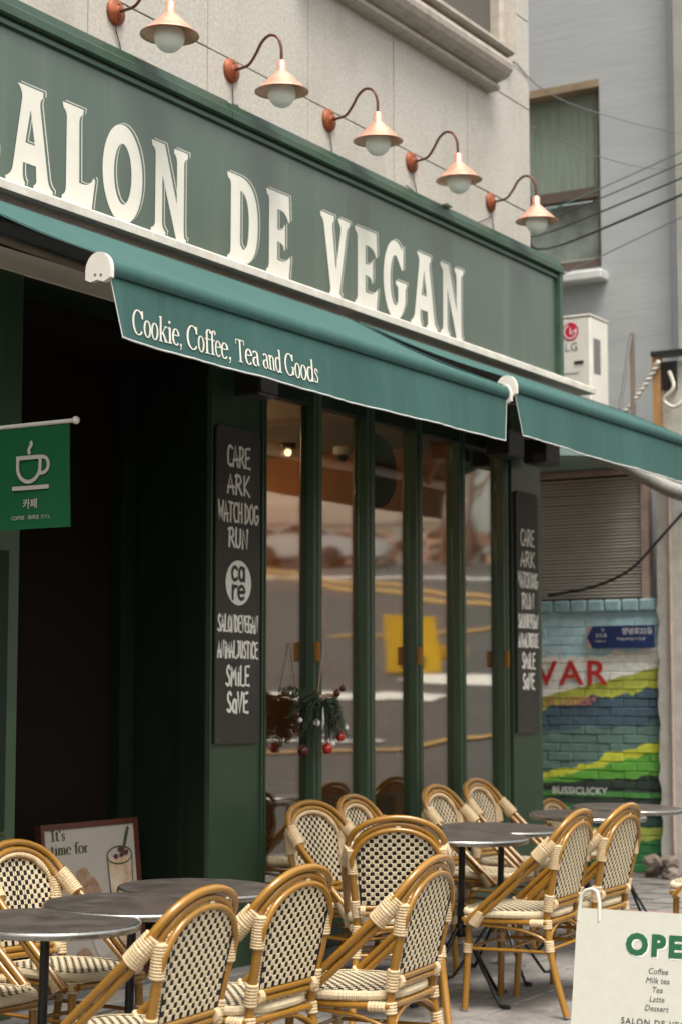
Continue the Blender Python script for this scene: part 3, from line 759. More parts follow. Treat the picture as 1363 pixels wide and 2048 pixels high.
# little dead bulb and clips on top of the sign
t = MB(); t.ball((7.05, -.1, 4.205), .018, 0, 10, 6); t.build('knob', M_BLACK, sign)
MB().box(9.02, 9.10, -.19, -.10, 4.181, 4.19).build('joint_cover', M_RAIL, sign)

# ================================================================ AWNINGS
def awning(x0, x1, label, up=0.0):
    a = empty('awning', ((x0 + x1) / 2, -.15, 3.3)); tag(a, label, 'awning')
    ox, oy, oz = a.location
    yb, zb, yf, zf = -.235, 3.318, -1.085, 2.905 + up
    n = 120; m = 12
    mb = MB(); vs = []
    for i in range(n + 1):
        x = x0 + (x1 - x0) * i / n
        for j in range(m + 1):
            t_ = j / m; sag = -.020 * math.sin(math.pi * t_) - (.003 * math.sin(x * 9) + .0015 * math.sin(x * 27 + 4 * t_)) * math.sin(math.pi * t_)
            vs.append((x - ox, yb + (yf - yb) * t_ - oy, zb + (zf - zb) * t_ + sag - oz))
        # wraps over the front bar
        for k in range(1, 7):
            ang = R(66 - k * 17)
            vs.append((x - ox, -1.085 - .042 * math.cos(ang) + .017 - oy, 2.868 + .042 * math.sin(ang) + up - oz))
    M = m + 7
    mb.add(vs, [(i * M + j, i * M + j + 1, (i + 1) * M + j + 1, (i + 1) * M + j) for i in range(n) for j in range(M - 1)], 0, True)
    mb.build('fabric', M_AWN, a, recalc=False)
    # hem stitching on the fabric sides
    for xx in (x0 + .018, x1 - .018):
        t = MB(); t.tube([(xx - ox, yb + (yf - yb) * k / 8 - oy, zb + (zf - zb) * k / 8 + .003 - .02 * math.sin(math.pi * k / 8) - oz) for k in range(9)], .0022, 4)
        t.build('seam', M_AWN, a)
    # front bar inside the fold
    t = MB(); t.tube([(x0 + .03 - ox, -1.065 - oy, 2.868 + up - oz), (x1 - .03 - ox, -1.065 - oy, 2.868 + up - oz)], .034, 14); t.build('front_bar', M_WHITE_P, a)
    # valance hanging from the bar
    mb = MB(); vs = []; rows = 8; nn = 90; low = []
    for i in range(nn + 1):
        u_ = i / nn; x = x0 + (x1 - x0) * u_
        for j in range(rows + 1):
            t_ = j / rows
            wav = (.008 * math.sin(x * 5.1) + .004 * math.sin(x * 13.7 + 1) + .0022 * math.sin(x * 41 + 2 * math.sin(x * 7))) * t_
            flare = .045 * t_ * math.exp(-u_ * 30) * (x1 - x0) / 3
            y = -1.094 - .016 * t_ + wav
            z = 2.848 + up - (.218 + .012 * math.sin(u_ * math.pi * 1.0) - .006) * t_
            vs.append((x + flare - .03 * t_ * math.exp(-(1 - u_) * 30) - ox, y - oy, z - oz))
        low.append(Vector(vs[-1]))
    mb.add(vs, [(i * (rows + 1) + j, (i + 1) * (rows + 1) + j, (i + 1) * (rows + 1) + j + 1, i * (rows + 1) + j + 1) for i in range(nn) for j in range(rows)], 0, True)
    mb.build('valance', M_AWN, a, recalc=False)
    t = MB(); t.tube(low, .0038, 6); t.build('hem', M_HEM, a)
    t = MB(); t.tube([Vector(v) for v in vs[:rows + 1]], .0022, 5); t.build('side_hem', M_HEM, a); t = MB(); t.tube([Vector(v) for v in vs[-rows - 1:]], .0022, 5); t.build('side_hem', M_HEM, a)
    for xx, s_ in ((x0 - .012, -1), (x1 + .012, 1)):
        poly = [(-1.062 + .054 * math.cos(R(k)) - oy, 2.862 + .062 * math.sin(R(k)) + up - oz) for k in range(0, 181, 15)] + [(-1.116 - oy, 2.832 + up - oz), (-1.085 - oy, 2.818 + up - oz), (-1.06 - oy, 2.828 + up - oz), (-1.03 - oy, 2.822 + up - oz), (-1.008 - oy, 2.832 + up - oz)]
        t = MB(); t.prism(poly, 'x', xx - .010 - ox, xx + .010 - ox)
        cap = t.build('end_cap', M_WHITE_P, a)
        t = MB()
        for yy, zz in ((-1.05, 2.845), (-1.075, 2.842)): t.lathe([(.006, 0), (.006, .002)], (xx + s_ * .0105 - ox, yy - oy, zz + up - oz), 8, axis='x')
        t.build('screw', M_GREYT, cap)
    # roller tube and folding arms below
    t = MB(); t.tube([(x0 + .01 - ox, -.19 - oy, 3.300 - oz), (x1 - .01 - ox, -.19 - oy, 3.300 - oz)], .04, 14); t.build('roller', M_BLACK, a)
    for xa, xm in ((x0 + .35, x0 + 1.0), (x1 - .35, x1 - 1.0)):
        t = MB(); t.tube([(xa - ox, -.12 - oy, 3.22 - oz), (xm - ox, -.58 - oy, 3.02 - oz)], .02, 8); t.tube([(xm - ox, -.58 - oy, 3.02 - oz), (xa - ox, -1.04 - oy, 2.86 + up - oz)], .018, 8)
        t.build('folding_arm', M_TAUPE, a)
    return a
aw1 = awning(4.86, 7.90, 'long green awning with Cookie, Coffee, Tea and Goods printed on its valance')
aw2 = awning(7.985, 11.6, 'plain green awning without lettering, beyond the lettered one', up=.045)
FV = Frame((0, -1.13, 0), FX, FZ)
ox, oy, oz = aw1.location
tot = sum(SER[c][0] for c in "Cookie, Coffee, Tea and Goods"); xx = 4.975
for word in ("Cookie,", "Coffee,", "Tea", "and", "Goods"):
    ww = 1.20 * sum(SER[c][0] for c in word) / tot
    mb = MB(); serif_text(mb, FV, word, xx, 2.663, .086, ww, .0); xx += ww + 1.20 * SER[' '][0] / tot
    for i, v in enumerate(mb.v):          # lay the print on the rippled cloth
        t_ = (2.848 - v[2]) / .22; wav = (.008 * math.sin(v[0] * 5.1) + .004 * math.sin(v[0] * 13.7 + 1) + .0022 * math.sin(v[0] * 41 + 2 * math.sin(v[0] * 7))) * t_
        mb.v[i] = (v[0] - ox, -1.094 - .016 * t_ + wav - .0026 + (v[1] + 1.13) - oy, v[2] - oz)
    mb.build('valance_lettering', M_LETTER, aw1, recalc=False)
# black box-shaped outdoor fixtures under the awnings
for (x0, x1, z0, z1, lab) in ((7.10, 7.27, 2.83, 2.98, 'black outdoor speaker box above the left chalkboard'), (9.72, 9.95, 2.84, 3.0, 'black outdoor speaker box under awning gap, left of the right pilaster'),
                              (10.24, 10.46, 2.85, 3.0, 'black outdoor speaker box above the right chalkboard')):
    b = empty('fixture_box', ((x0 + x1) / 2, -.12, z0)); tag(b, lab, 'fixture', 'black boxes under the awnings')
    hx = (x1 - x0) / 2; h = z1 - z0
    MB().box(-hx, hx, -.09, .06, 0, h, bev=.008).build('housing', M_BLACK, b)
    MB().box(-hx + .015, hx - .015, -.094, -.0905, .015, h - .015).build('grille', M_GREYT, b)
    MB().box(-.012, .012, .062, .105, h * .3, h * .7).build('bracket', M_BLACK, b)

# ================================================================ WALL LAMPS
def wall_lamp(x, label, dz=0.0):
    L = empty('wall_lamp', (x, 0, 4.43 + dz)); L.rotation_euler = (R(random.uniform(-1.5, 1)), R(random.uniform(-2.5, 2.5)), R(random.uniform(-3, 3))); tag(L, label, 'lamp', 'copper wall lamps above the sign')
    mb = MB(); mb.lathe([(.058, -.002), (.060, -.010), (.056, -.018), (.030, -.024), (.016, -.034)], (0, 0, 0), 28, axis='y'); mb.build('base', M_RUST, L)
    for s_ in (-1, 1):
        pass
    mb = MB(); mb.ball((.0, -.024, .034), .005, 0, 8, 5); mb.ball((.0, -.024, -.034), .005, 0, 8, 5); mb.build('screw', M_BLACK, L)
    path = smooth_path([(0, -.02, 0), (0, -.07, .002), (0, -.115, .012), (0, -.155, .055), (0, -.19, .105), (0, -.235, .130), (0, -.28, .112), (0, -.302, .065), (0, -.305, .02), (0, -.305, -.01)], 5)
    mb = MB(); mb.tube(path, .0072, 10); mb.build('arm', M_ARM, L)
    mb = MB(); mb.lathe([(.010, .008), (.022, .002), (.023, -.044), (.027, -.050)], (0, -.305, -.012), 24); mb.build('socket', M_COPPER, L)
    mb = MB(); mb.lathe([(.027, -.060), (.035, -.068), (.072, -.104), (.116, -.148), (.128, -.155), (.129, -.159), (.115, -.1515), (.071, -.108), (.033, -.073), (.020, -.066)], (0, -.305, 0), 48, cap=False); mb.build('shade', M_COPPER, L)
    mb = MB(); mb.ball((0, -.305, -.168), .066, 0, 28, 18, (1, 1, 1)); mb.build('globe', M_GLOBE, L)
    mb = MB(); dx = random.uniform(.01, .05); mb.tube(smooth_path([(0, -.012, -.055), (.004, -.012, -.09), (dx, -.008, -.15), (dx * 1.2, -.006, -.24)], 4), .0028, 6); mb.build('wire', M_CABLE, L)
    return L
lab = ['copper cone wall lamp, nearest of the row, cut by the top edge of the photo', 'copper cone wall lamp above the letters DE of the sign', 'copper cone wall lamp above the gap between DE and VEGAN',
       'copper cone wall lamp just below the carved window sill', 'copper cone wall lamp farthest along, at the building corner']
for k, x in enumerate((6.251, 7.148, 8.047, 8.937, 9.931)): wall_lamp(x, lab[k])

# ================================================================ CHALKBOARDS
def chalkboard(x0, x1, z0, z1, y, lines, label, badge=None, th=.024):
    b = empty('chalkboard', ((x0 + x1) / 2, y, z0)); tag(b, label, 'chalkboard')
    w = x1 - x0; h = z1 - z0
    mb = MB(); c = .02; poly = [(-w / 2, 0), (w / 2, 0), (w / 2, h - c), (w / 2 - c, h), (-w / 2 + c, h), (-w / 2, h - c)]
    mb.prism(poly, 'y', -th, 0); mb.build('board', M_BOARD, b)
    F = Frame((0, -th - .001, 0), FX, FZ)
    for s, z, hh, ww, wt in lines:
        t = MB(); hand_text(t, F, s, 0.0, z - z0, ww, hh, wt, .001); t.build('lettering', M_CHALK, b, recalc=False)
    if badge:
        cz, r = badge; mb = MB(); mb.add([F.p(.0 + r * math.cos(a * math.pi / 20), cz - z0 + r * math.sin(a * math.pi / 20), .001) for a in range(40)], [tuple(range(40))])
        mb.build('badge', M_CHALK, b, recalc=False)
        t = MB(); hand_text(t, F, 'ca', .0, cz - z0 + .012, r * 1.12, r * .88, r * .16, .0026, wob=0); hand_text(t, F, 're', .0, cz - z0 - r * .72, r * 1.12, r * .88, r * .16, .0026, wob=0)
        t.build('badge_lettering', M_BOARD, b, recalc=False)
    for sx in (-1, 1):
        for zz in (.02, h - .05): t = MB(); t.ball((sx * (w / 2 - .015), -th - .001, zz), .004, 0, 8, 5); t.build('nail', M_GREYT, b)
    return b
from math import cos
chalkboard(7.030, 7.396, 1.205, 2.695, -.0125, [('CARE', 2.508, .095, .20, .014), ('ARK', 2.378, .09, .19, .014), ('WATCH DOG', 2.245, .09, .335, .0125), ('RUN', 2.125, .088, .17, .0145),
    ('SALONDEVEGAN', 1.728, .075, .335, .012), ('ANiMALJUSTiCE', 1.606, .075, .335, .012), ('SMiLE', 1.478, .088, .20, .014), ('SaVE', 1.352, .09, .18, .0155)],
    'tall narrow chalkboard with the round care badge, on the pilaster beside the entrance', badge=(1.958, .106), th=.008)
chalkboard(10.210, 10.515, 1.205, 2.685, -.001, [('CARE', 2.355, .095, .20, .016), ('ARK', 2.225, .09, .20, .016), ('WATCH DOG', 2.095, .09, .28, .014), ('RUN', 1.965, .09, .18, .016),
    ('SALONDEVEGAN', 1.848, .08, .28, .014), ('ANiMALJUSTiCE', 1.73, .08, .28, .014), ('SMiLE', 1.60, .09, .19, .016), ('SaVE', 1.475, .09, .17, .017)],
    'tall narrow chalkboard without a badge, on the far right pilaster')

# ================================================================ CAFE FLAG
fl = empty('hanging_flag', (5.3, -.268, 2.441)); fl.scale = (.946,) * 3; tag(fl, 'green cafe banner with a white cup symbol hanging from a white rod', 'flag')
mb = MB(); mb.tube([(0, .26, .0), (0, -.335, .002)], .0088, 12); mb.build('rod', M_WHITE_P, fl)
mb = MB(); mb.ball((0, -.347, .002), .016, 0, 16, 10); mb.build('finial', M_WHITE_P, fl)
mb = MB(); vs = []
for i in range(17):
    for j in range(13):
        u_, v_ = i / 16, j / 12
        vs.append((.004 * math.sin(u_ * 5 + v_ * 2) * v_, .09 - u_ * .407 - .010 * v_ * u_, -.008 - v_ * .408))
mb.add(vs, [(i * 13 + j, i * 13 + j + 1, (i + 1) * 13 + j + 1, (i + 1) * 13 + j) for i in range(16) for j in range(12)], 0, True); mb.build('cloth', M_FLAG, fl, recalc=False)
FF = Frame((-.0065, 0, 0), (0, -1, 0), FZ)
t = MB()
cx, cz = .122, -.131
ribbon(t, FF, [(.052, cz), (.182, cz)], .0165, .001, cap=False)
ribbon(t, FF, [(.060, cz)] + [(.118 + .058 * math.cos(R(a)), -.168 + .060 * math.sin(R(a))) for a in range(180, 361, 12)] + [(.176, cz)], .0155, .001, cap=False)
ribbon(t, FF, [(.176, cz)] + [(.188 + .030 * math.cos(R(a)), -.164 + .032 * math.sin(R(a))) for a in range(90, -95, -12)] + [(.170, -.196)], .0145, .001, cap=False)
ribbon(t, FF, [(.034, -.252), (.222, -.252)], .0165, .001, cap=False)
ribbon(t, FF, [(.126, -.066), (.130, -.080), (.120, -.094), (.116, -.104), (.122, -.118)], .0155, .001, cap=False)
t.build('cup_symbol', M_FLAGW, fl, recalc=False)
t = text_on(FF, '카페', .128, -.331, .042, .002, 'CENTER', bold=.012); t.build('flag_lettering', M_FLAGW, fl, recalc=False)
t = text_on(FF, 'COFFEE', .032, -.378, .0215, .002, 'LEFT', sx=.92); text_on(FF, '珈琲店', .117, -.377, .0195, .002, 'LEFT', mb=t); text_on(FF, 'カフェ', .184, -.377, .0185, .002, 'LEFT', mb=t, sx=.85)
t.build('flag_lettering', M_FLAGW, fl, recalc=False)

# ================================================================ POSTER IN THE ENTRANCE
po = empty('framed_poster', (6.52, .235, .17)); po.scale = (.94, 1, .975); po.rotation_euler = (R(-6), 0, 0); tag(po, "framed It's time for drinks poster leaning in the dark entrance", 'poster')
MB().box(-.335, .335, -.01, .012, .02, .70).build('poster_sheet', M_PAPER, po)
t = MB()
for a_, b_, c_, d_ in ((-.36, -.336, .0, .725), (.336, .36, .0, .725)): t.box(a_, b_, -.02, .015, c_, d_)
t.box(-.335, .335, -.02, .015, .701, .725); t.box(-.335, .335, -.02, .015, .0, .019); t.build('frame', M_PFRAME, po)
FP = Frame((0, -.0105, 0), FX, FZ)
t = MB(); 
for wd, x_, z_, h_, w_ in (("It's", -.285, .650, .047, .105), ("time", -.29, .588, .047, .145), ("for", -.12, .588, .047, .10), ("tea", .06, .03, .06, .14)):
    t = MB(); serif_text(t, FP, wd, x_, z_, h_, w_, .001, thick=.26, thin=.05); t.build('poster_lettering', M_OLIVE, po, recalc=False)
def blob(F, cx, cy, rx, ry, m, d, name, par, seed=0, k=18):
    rnd = random.Random(seed); mb = MB(); mb.add([F.p(cx + rx * math.cos(2 * math.pi * i / k) * rnd.uniform(.85, 1.08), cy + ry * math.sin(2 * math.pi * i / k) * rnd.uniform(.85, 1.08), d) for i in range(k)], [tuple(range(k))])
    return mb.build(name, m, par, recalc=False)
blob(FP, -.05, .38, .115, .11, M_PASTRY, .001, 'pastry_picture', po, 1); blob(FP, -.07, .48, .055, .045, M_PASTRY, .0016, 'pastry_picture', po, 4)
blob(FP, .06, .20, .10, .085, mat('poster_saucer', (.46, .42, .38), .5), .0022, 'dish_picture', po, 2); blob(FP, .07, .215, .04, .03, M_OLIVE, .003, 'dish_picture', po, 3)
blob(FP, -.10, .10, .08, .07, M_PASTRY, .0014, 'pastry_picture', po, 6)
t = MB(); t.add([FP.p(x, y, .001) for x, y in ((.145, .17), (.27, .17), (.305, .55), (.115, .55))], [(0, 1, 2, 3)]); t.build('drink_picture', M_DRINK, po, recalc=False)
t = MB(); ribbon(t, FP, [(.115, .56), (.14, .15), (.275, .15), (.305, .56)], .006, .003); ribbon(t, FP, arc(.21, .56, .095, .04, 0, 360, 24), .006, .003); ribbon(t, FP, [(.23, .56), (.285, .68)], .018, .0042); t.build('drink_outline', M_OLIVE, po, recalc=False)
for k, (a_, b_) in enumerate(((.18, .555), (.225, .56), (.215, .585), (.26, .57))): blob(FP, a_, b_, .017, .012, M_BERRY, .0055, 'berry_picture', po, k)

# ================================================================ OPEN SIGNBOARD
ob = empty('sandwich_board', (5.46, -2.76, 0)); ob.rotation_euler = (0, 0, R(1)); tag(ob, 'cream sandwich board reading OPEN in green, cut by the right edge', 'signboard')
H = .70; lean = R(10.5)
def leaned(F_sign):
    return Frame((0, 0, 0), (0, -1, 0), (math.sin(lean) * F_sign, 0, math.cos(lean)))
FO = Frame((-.02, 0, .06), (0, -1, 0), (math.sin(lean), 0, math.cos(lean)))
def slab(F, x0, x1, y0, y1, d0, d1, name, m, par):
    mb = MB(); vs = [F.p(x, y, d) for d in (d0, d1) for y in (y0, y1) for x in (x0, x1)]
    mb.add(vs, [(0, 2, 3, 1), (4, 5, 7, 6), (0, 1, 5, 4), (2, 6, 7, 3), (0, 4, 6, 2), (1, 3, 7, 5)]); return mb.build(name, m, par)
slab(FO, -.285, .285, 0, H, -.006, .004, 'front_panel', M_OPENB, ob)
FB = Frame((.32, 0, .06), (0, -1, 0), (-math.sin(lean), 0, math.cos(lean)))
slab(FB, -.285, .285, 0, H - .02, -.012, -.004, 'rear_panel', M_OPENB, ob)
for s_ in (-1, 1):
    t = MB(); xx = s_ * .245
    t.tube([FO.p(xx - .036, H - .04, .000), FO.p(xx - .036, H - .02, .000), FO.p(xx - .030, H + .038, .0), FO.p(xx - .018, H + .055, .0), FO.p(xx + .006, H + .062, .0), FO.p(xx + .022, H + .054, .0), FO.p(xx + .032, H + .02, .0), FO.p(xx + .036, H - .04, .0)], .0065, 10)
    t.build('carry_handle', M_OPENB, ob)
    t = MB(); t.tube([FO.p(s_ * .27, .0, -.01), FO.p(s_ * .27, -.055, -.01)], .008, 8); t.tube([FB.p(s_ * .27, .0, -.01), FB.p(s_ * .27, -.055, -.01)], .008, 8); t.build('foot', M_OPENB, ob)
t = text_on(FO, 'OPEN', .018, H - .132, .087, .0055, 'CENTER', bold=.06, space=1.27)
t.build('lettering', M_OPENG, ob, recalc=False)
t2 = text_on(FO, 'OPEN', .0225, H - .1365, .087, .0048, 'CENTER', bold=.06, space=1.27); t2.build('lettering_shadow', mat('board_shadow_print', (.78, .77, .73), .6), ob, recalc=False)
t = MB()
for k, w in enumerate(('Coffee', 'Milk tea', 'Tea', 'Latte', 'Dessert')): text_on(FO, w, -.004, H - .188 - k * .028, .0245, .0055, 'CENTER', shear=.18, mb=t)
t.build('menu_lettering', M_INK, ob, recalc=False)
t = text_on(FO, 'SALON DE VEGAN', .01, H - .345, .0265, .0055, 'CENTER', space=1.2, bold=.012); t.build('menu_lettering', M_INK, ob, recalc=False)

# ================================================================ BISTRO CHAIRS
def ribbed(path, r, pitch=.011, amp=.0022, segs=10):
    """closely wound rattan: a sleeve whose radius pulses along its length"""
    P = [Vector(p) for p in path]; seg = [(P[i + 1] - P[i]).length for i in range(len(P) - 1)]; tot = sum(seg)
    def at(d):
        for i, L in enumerate(seg):
            if d <= L or i == len(seg) - 1: return P[i].lerp(P[i + 1], min(1, d / L))
            d -= L
    n = max(2, int(round(tot / pitch))); out = []; rs = []
    for k in range(n):
        for f, dr in ((.0, -amp * 1.3), (.14, .2 * amp), (.5, amp * .6), (.86, .2 * amp)):
            out.append(at((k + f) * tot / n)); rs.append(r + dr)
    out.append(P[-1]); rs.append(r - amp)
    return out, rs
def wrap(mb, path, r, **kw):
    p, rs = ribbed(path, r, **kw); mb.tube(p, rs, 12, smooth=False)
def weave_cells(mb, surf, nu, nv, keep, mi_c=0, lift=.0016, two_sided=True, hs=.545):
    """surf(u, v) -> point, normal; u, v in cell units. Raised cream crossings leave dark square holes."""
    for i in range(nu):
        for j in range(nv):
            if (i + j) % 2: continue
            if not keep(i + .5, j + .5): continue
            for side in ((1, -1) if two_sided else (1,)):
                for (a0, a1) in ((-hs, -.02), (.02, hs)):
                    lf = lift + (.0004 if (i % 2) else 0)
                    quad = []
                    for (du, dv, k) in ((a0, -hs, 0), (a1, -hs, 0), (a1, hs, 0), (a0, hs, 0), (a0 + .08, -hs + .12, 1), (a1 - .08, -hs + .12, 1), (a1 - .08, hs - .12, 1), (a0 + .08, hs - .12, 1)):
                        pt, n = surf(j + .5 + dv, i + .5 + du) if False else surf(i + .5 + dv, j + .5 + du)
                        quad.append(pt + n * side * (.001 + (lf if k else 0)))
                    fs = [(4, 5, 6, 7), (0, 1, 5, 4), (1, 2, 6, 5), (2, 3, 7, 6), (3, 0, 4, 7)]
                    if side < 0: fs = [tuple(reversed(f)) for f in fs]
                    mb.add(quad, fs, mi_c)
def back_y(z):      # rake of the backrest
    return -.200 - .075 * max(0, (z - .42)) / .34 - .03 * max(0, z - .70)
def half_w(z):      # half width of the backrest between posts
    w = .150 + .018 * (z - .48) / .26
    if z > .70:
        t_ = min(1, (z - .70) / .135); w = .168 * math.sqrt(max(0, 1 - t_ * t_))
    return w
def make_chair():
    root = empty('bistro_chair')
    # ---- woven backrest
    z0, cell = .505, .0178
    def surf(u, v):
        x = -.178 + v * cell; z = z0 + u * cell
        return Vector((x, back_y(z) - .006 * (1 - (x / .17) ** 2), z)), Vector((0, 1, .12)).normalized()
    mb = MB()
    weave_cells(mb, surf, 19, 20, lambda u, v: abs(-.178 + v * cell) < half_w(z0 + u * cell) - .006)
    bk = []; rows = []
    for k in range(20):
        z = z0 - .005 + k * .0173
        w = max(half_w(z) - .004, .004); rows.append((z, w))
    vs = []
    for z, w in rows: vs += [(-w, back_y(z) - .004, z), (w, back_y(z) - .004, z)]
    mb.add(vs, [(2 * i, 2 * i + 1, 2 * i + 3, 2 * i + 2) for i in range(len(rows) - 1)], 1)
    mb.build('backrest', [M_CREAM, M_WBLACK], root, recalc=False)
    # braided border round the front of the panel
    edge = [(s_ * (half_w(z) - .004), back_y(z) + .008, z) for s_, zz in ((-1, [.51 + .02 * k for k in range(16)]),) for z in zz]
    edge += [(.168 * math.cos(a) * 1.0, back_y(.70 + .135 * math.sin(a)) + .008, .70 + .135 * math.sin(a)) for a in [math.pi - .2 - k * (math.pi - .4) / 12 for k in range(13)] if math.sin(a) > .35]
    edge += [((half_w(z) - .004), back_y(z) + .008, z) for z in [.51 + .02 * k for k in range(15, -1, -1)]]
    mb = MB(); pth = smooth_path(edge, 2); pp, rs = ribbed(pth, .0095, pitch=.011, amp=.0022); mb.tube(pp, rs, 8); mb.build('braided_border', M_WRAP, root)
    # ---- hoops: outer two run on as the long diagonal arms
    def hoop(name, off, r):
        side = [(.205 - off * .1, .165 - off * 1.0, .395 - off * .2), (.208 - off * .2, .02 - off * .95, .525 - off * .5), (.208 - off * .5, -.135 - off * .45, .665 - off * .75),
                (.198 - off * .8, -.225 - off * .1, .752 - off * .9), (.172 - off * .8, -.268 + off * .1, .812 - off), (.128 - off * .6, -.290 + off * .3, .850 - off), (.066 - off * .3, -.300 + off * .4, .873 - off)]
        pts = [(-x, y, z) for x, y, z in side] + [(0, -.303 + off * .45, .880 - off)] + [(x, y, z) for x, y, z in reversed(side)]
        mb = MB(); mb.tube(smooth_path(pts, 5), r, 12); return mb.build(name, M_CANE, root)
    hoop('hoop', 0.0, .0135); hoop('hoop', .0272, .0125)
    a3 = [(-.176, back_y(.64), .64), (-.178, back_y(.70) - .004, .70)] + [(.170 * math.cos(a), back_y(.70 + .128 * math.sin(a)) - .004, .70 + .128 * math.sin(a)) for a in [math.pi - k * math.pi / 12 for k in range(1, 12)]] + [(.178, back_y(.70) - .004, .70), (.176, back_y(.64), .64)]
    mb = MB(); mb.tube(smooth_path(a3, 2), .0115, 10); mb.build('inner_hoop', M_CANE, root)
    for s_ in (-1, 1):
        # rear post and leg in one cane
        pts = [(s_ * .178, -.262, .735), (s_ * .174, -.238, .62), (s_ * .166, -.208, .50), (s_ * .163, -.196, .42), (s_ * .168, -.204, .32), (s_ * .178, -.235, .17), (s_ * .190, -.285, .006)]
        mb = MB(); mb.tube(smooth_path(pts, 4), .0148, 12); mb.build('rear_leg', M_CANE, root)
        mb = MB(); mb.tube(smooth_path([(s_ * .170, .165, .42), (s_ * .176, .172, .25), (s_ * .186, .188, .006)], 4), .0148, 12); mb.build('front_leg', M_CANE, root)
        mb = MB(); mb.tube([(s_ * .1903, -.2855, .008), (s_ * .1908, -.287, -.0)], .016, 10); mb.tube([(s_ * .186, .188, .008), (s_ * .1865, .189, 0)], .016, 10); mb.build('foot_cap', M_TAUPE, root)
        # side rail and the bent brace under it
        mb = MB(); mb.tube([(s_ * .172, -.20, .402), (s_ * .186, -.05, .402), (s_ * .188, .12, .402), (s_ * .17, .19, .402)], .0125, 10); mb.build('side_rail', M_CANE, root)
        mb = MB(); mb.tube(smooth_path([(s_ * .172, -.20, .315), (s_ * .178, -.155, .345), (s_ * .182, -.05, .372), (s_ * .184, .15, .385)], 4), .0078, 8); mb.build('side_brace', M_CANE, root)
        mb = MB(); mb.tube([(s_ * .172, -.215, .275), (s_ * .176, .172, .275)], .0078, 8); mb.build('stretcher', M_CANE, root)
        # ---- wrapped joints
        mb = MB()
        # big shoulder wrap round both hoops and the post
        c0, c1 = Vector((s_ * .199, -.167, .684)), Vector((s_ * .179, -.240, .760))
        pp, rs = ribbed([c0, c0.lerp(c1, .5) + Vector((s_ * .004, -.004, .004)), c1], .0325, pitch=.010, amp=.0022); 
        b0 = len(mb.v); mb.tube(pp, rs, 14, smooth=False)
        ctr = c0.lerp(c1, .5); side = Vector((1, 0, 0))
        for q in range(b0, len(mb.v)):
            v = Vector(mb.v[q]); v.x = ctr.x + (v.x - ctr.x) * .80; mb.v[q] = tuple(v)
        mb.build('shoulder_wrap', M_WRAP, root)
        mb = MB(); wrap(mb, [(s_ * .178, -.256, .745), (s_ * .1745, -.240, .64)], .0225, pitch=.010, amp=.0024); mb.build('post_wrap', M_WRAP, root)
        mb = MB(); wrap(mb, [(s_ * .168, -.2135, .525), (s_ * .1635, -.200, .452)], .0205); mb.build('post_wrap', M_WRAP, root)
        mb = MB(); wrap(mb, [(s_ * .163, -.196, .415), (s_ * .164, -.198, .375)], .0195); mb.build('post_wrap', M_WRAP, root)
        mb = MB(); wrap(mb, [(s_ * .1675, -.204, .325), (s_ * .170, -.209, .275)], .0195); mb.build('post_wrap', M_WRAP, root)
        mb = MB(); wrap(mb, [(s_ * .170, .165, .418), (s_ * .1715, .1665, .378)], .0215); mb.build('front_wrap', M_WRAP, root)
        mb = MB(); wrap(mb, [(s_ * .1745, .170, .297), (s_ * .1765, .173, .255)], .0195); mb.build('front_wrap', M_WRAP, root)
        mb = MB(); wrap(mb, [(s_ * .1745, -.185, .4), (s_ * .180, -.125, .4)], .0165); mb.build('rail_wrap', M_WRAP, root)
        # cross wrap where the arms end at the seat rail
        mb = MB(); wrap(mb, [(s_ * .199, .135, .385), (s_ * .199, .095, .447)], .0285, pitch=.009, amp=.0022)
        for q in range(len(mb.v)):
            v = Vector(mb.v[q]); v.x = s_ * .199 + (v.x - s_ * .199) * .75; mb.v[q] = tuple(v)
        mb.build('arm_wrap', M_WRAP, root)
    for z in (.492, .468):
        mb = MB(); mb.tube([(-.160, back_y(z), z), (.160, back_y(z), z)], .0118, 10); mb.build('cross_rail', M_CANE, root)
    for s_ in (-1, 1):
        mb = MB(); wrap(mb, [(s_ * .150, back_y(.48), .481), (s_ * .128, back_y(.48), .481)], .0235); mb.build('rail_wrap', M_WRAP, root)
    for y, z in ((.19, .402), (-.20, .402)):
        mb = MB(); mb.tube([(-.168, y, z), (.168, y, z)], .0125, 10); mb.build('end_rail', M_CANE, root)
    for y, z in ((.173, .275), (-.212, .288)):
        mb = MB(); mb.tube([(-.172, y, z), (.172, y, z)], .0078, 8); mb.build('stretcher', M_CANE, root)
    mb = MB(); mb.tube([(-.174, .0, .275), (.174, .0, .275)], .0078, 8); mb.build('stretcher', M_CANE, root)
    for s_ in (-1, 1):
        mb = MB(); mb.tube(smooth_path([(s_ * .168, -.212, .30), (s_ * .145, -.205, .35), (s_ * .07, -.20, .385), (0, -.20, .392)], 3), .0075, 8); mb.build('rear_brace', M_CANE, root)
    # ---- seat: woven crown and wound edge
    def outline(a):
        c, s_ = math.cos(a), math.sin(a); e = .55
        x = .200 * math.copysign(abs(c) ** e, c); y = .213 * math.copysign(abs(s_) ** e, s_)
        if y < 0: x *= 1 - .10 * (-y / .213)
        return x, y + .005
    def seat_z(x, y):
        q = min(1.0, (abs(x) / .205) ** 4 + (abs(y) / .22) ** 4); return .452 - .012 * q + .003 * (1 - (x / .2) ** 2)
    n = 72; ring = [outline(2 * math.pi * k / n) for k in range(n)]
    mb = MB()
    # black ground under the cream crossings
    vs = [(0, .005, seat_z(0, 0) - .001)]
    for f in (.35, .7, .985):
        for x, y in ring: vs.append((x * f, .005 + (y - .005) * f, seat_z(x * f, y * f) - .001))
    fs = [(0, 1 + k, 1 + (k + 1) % n) for k in range(n)]
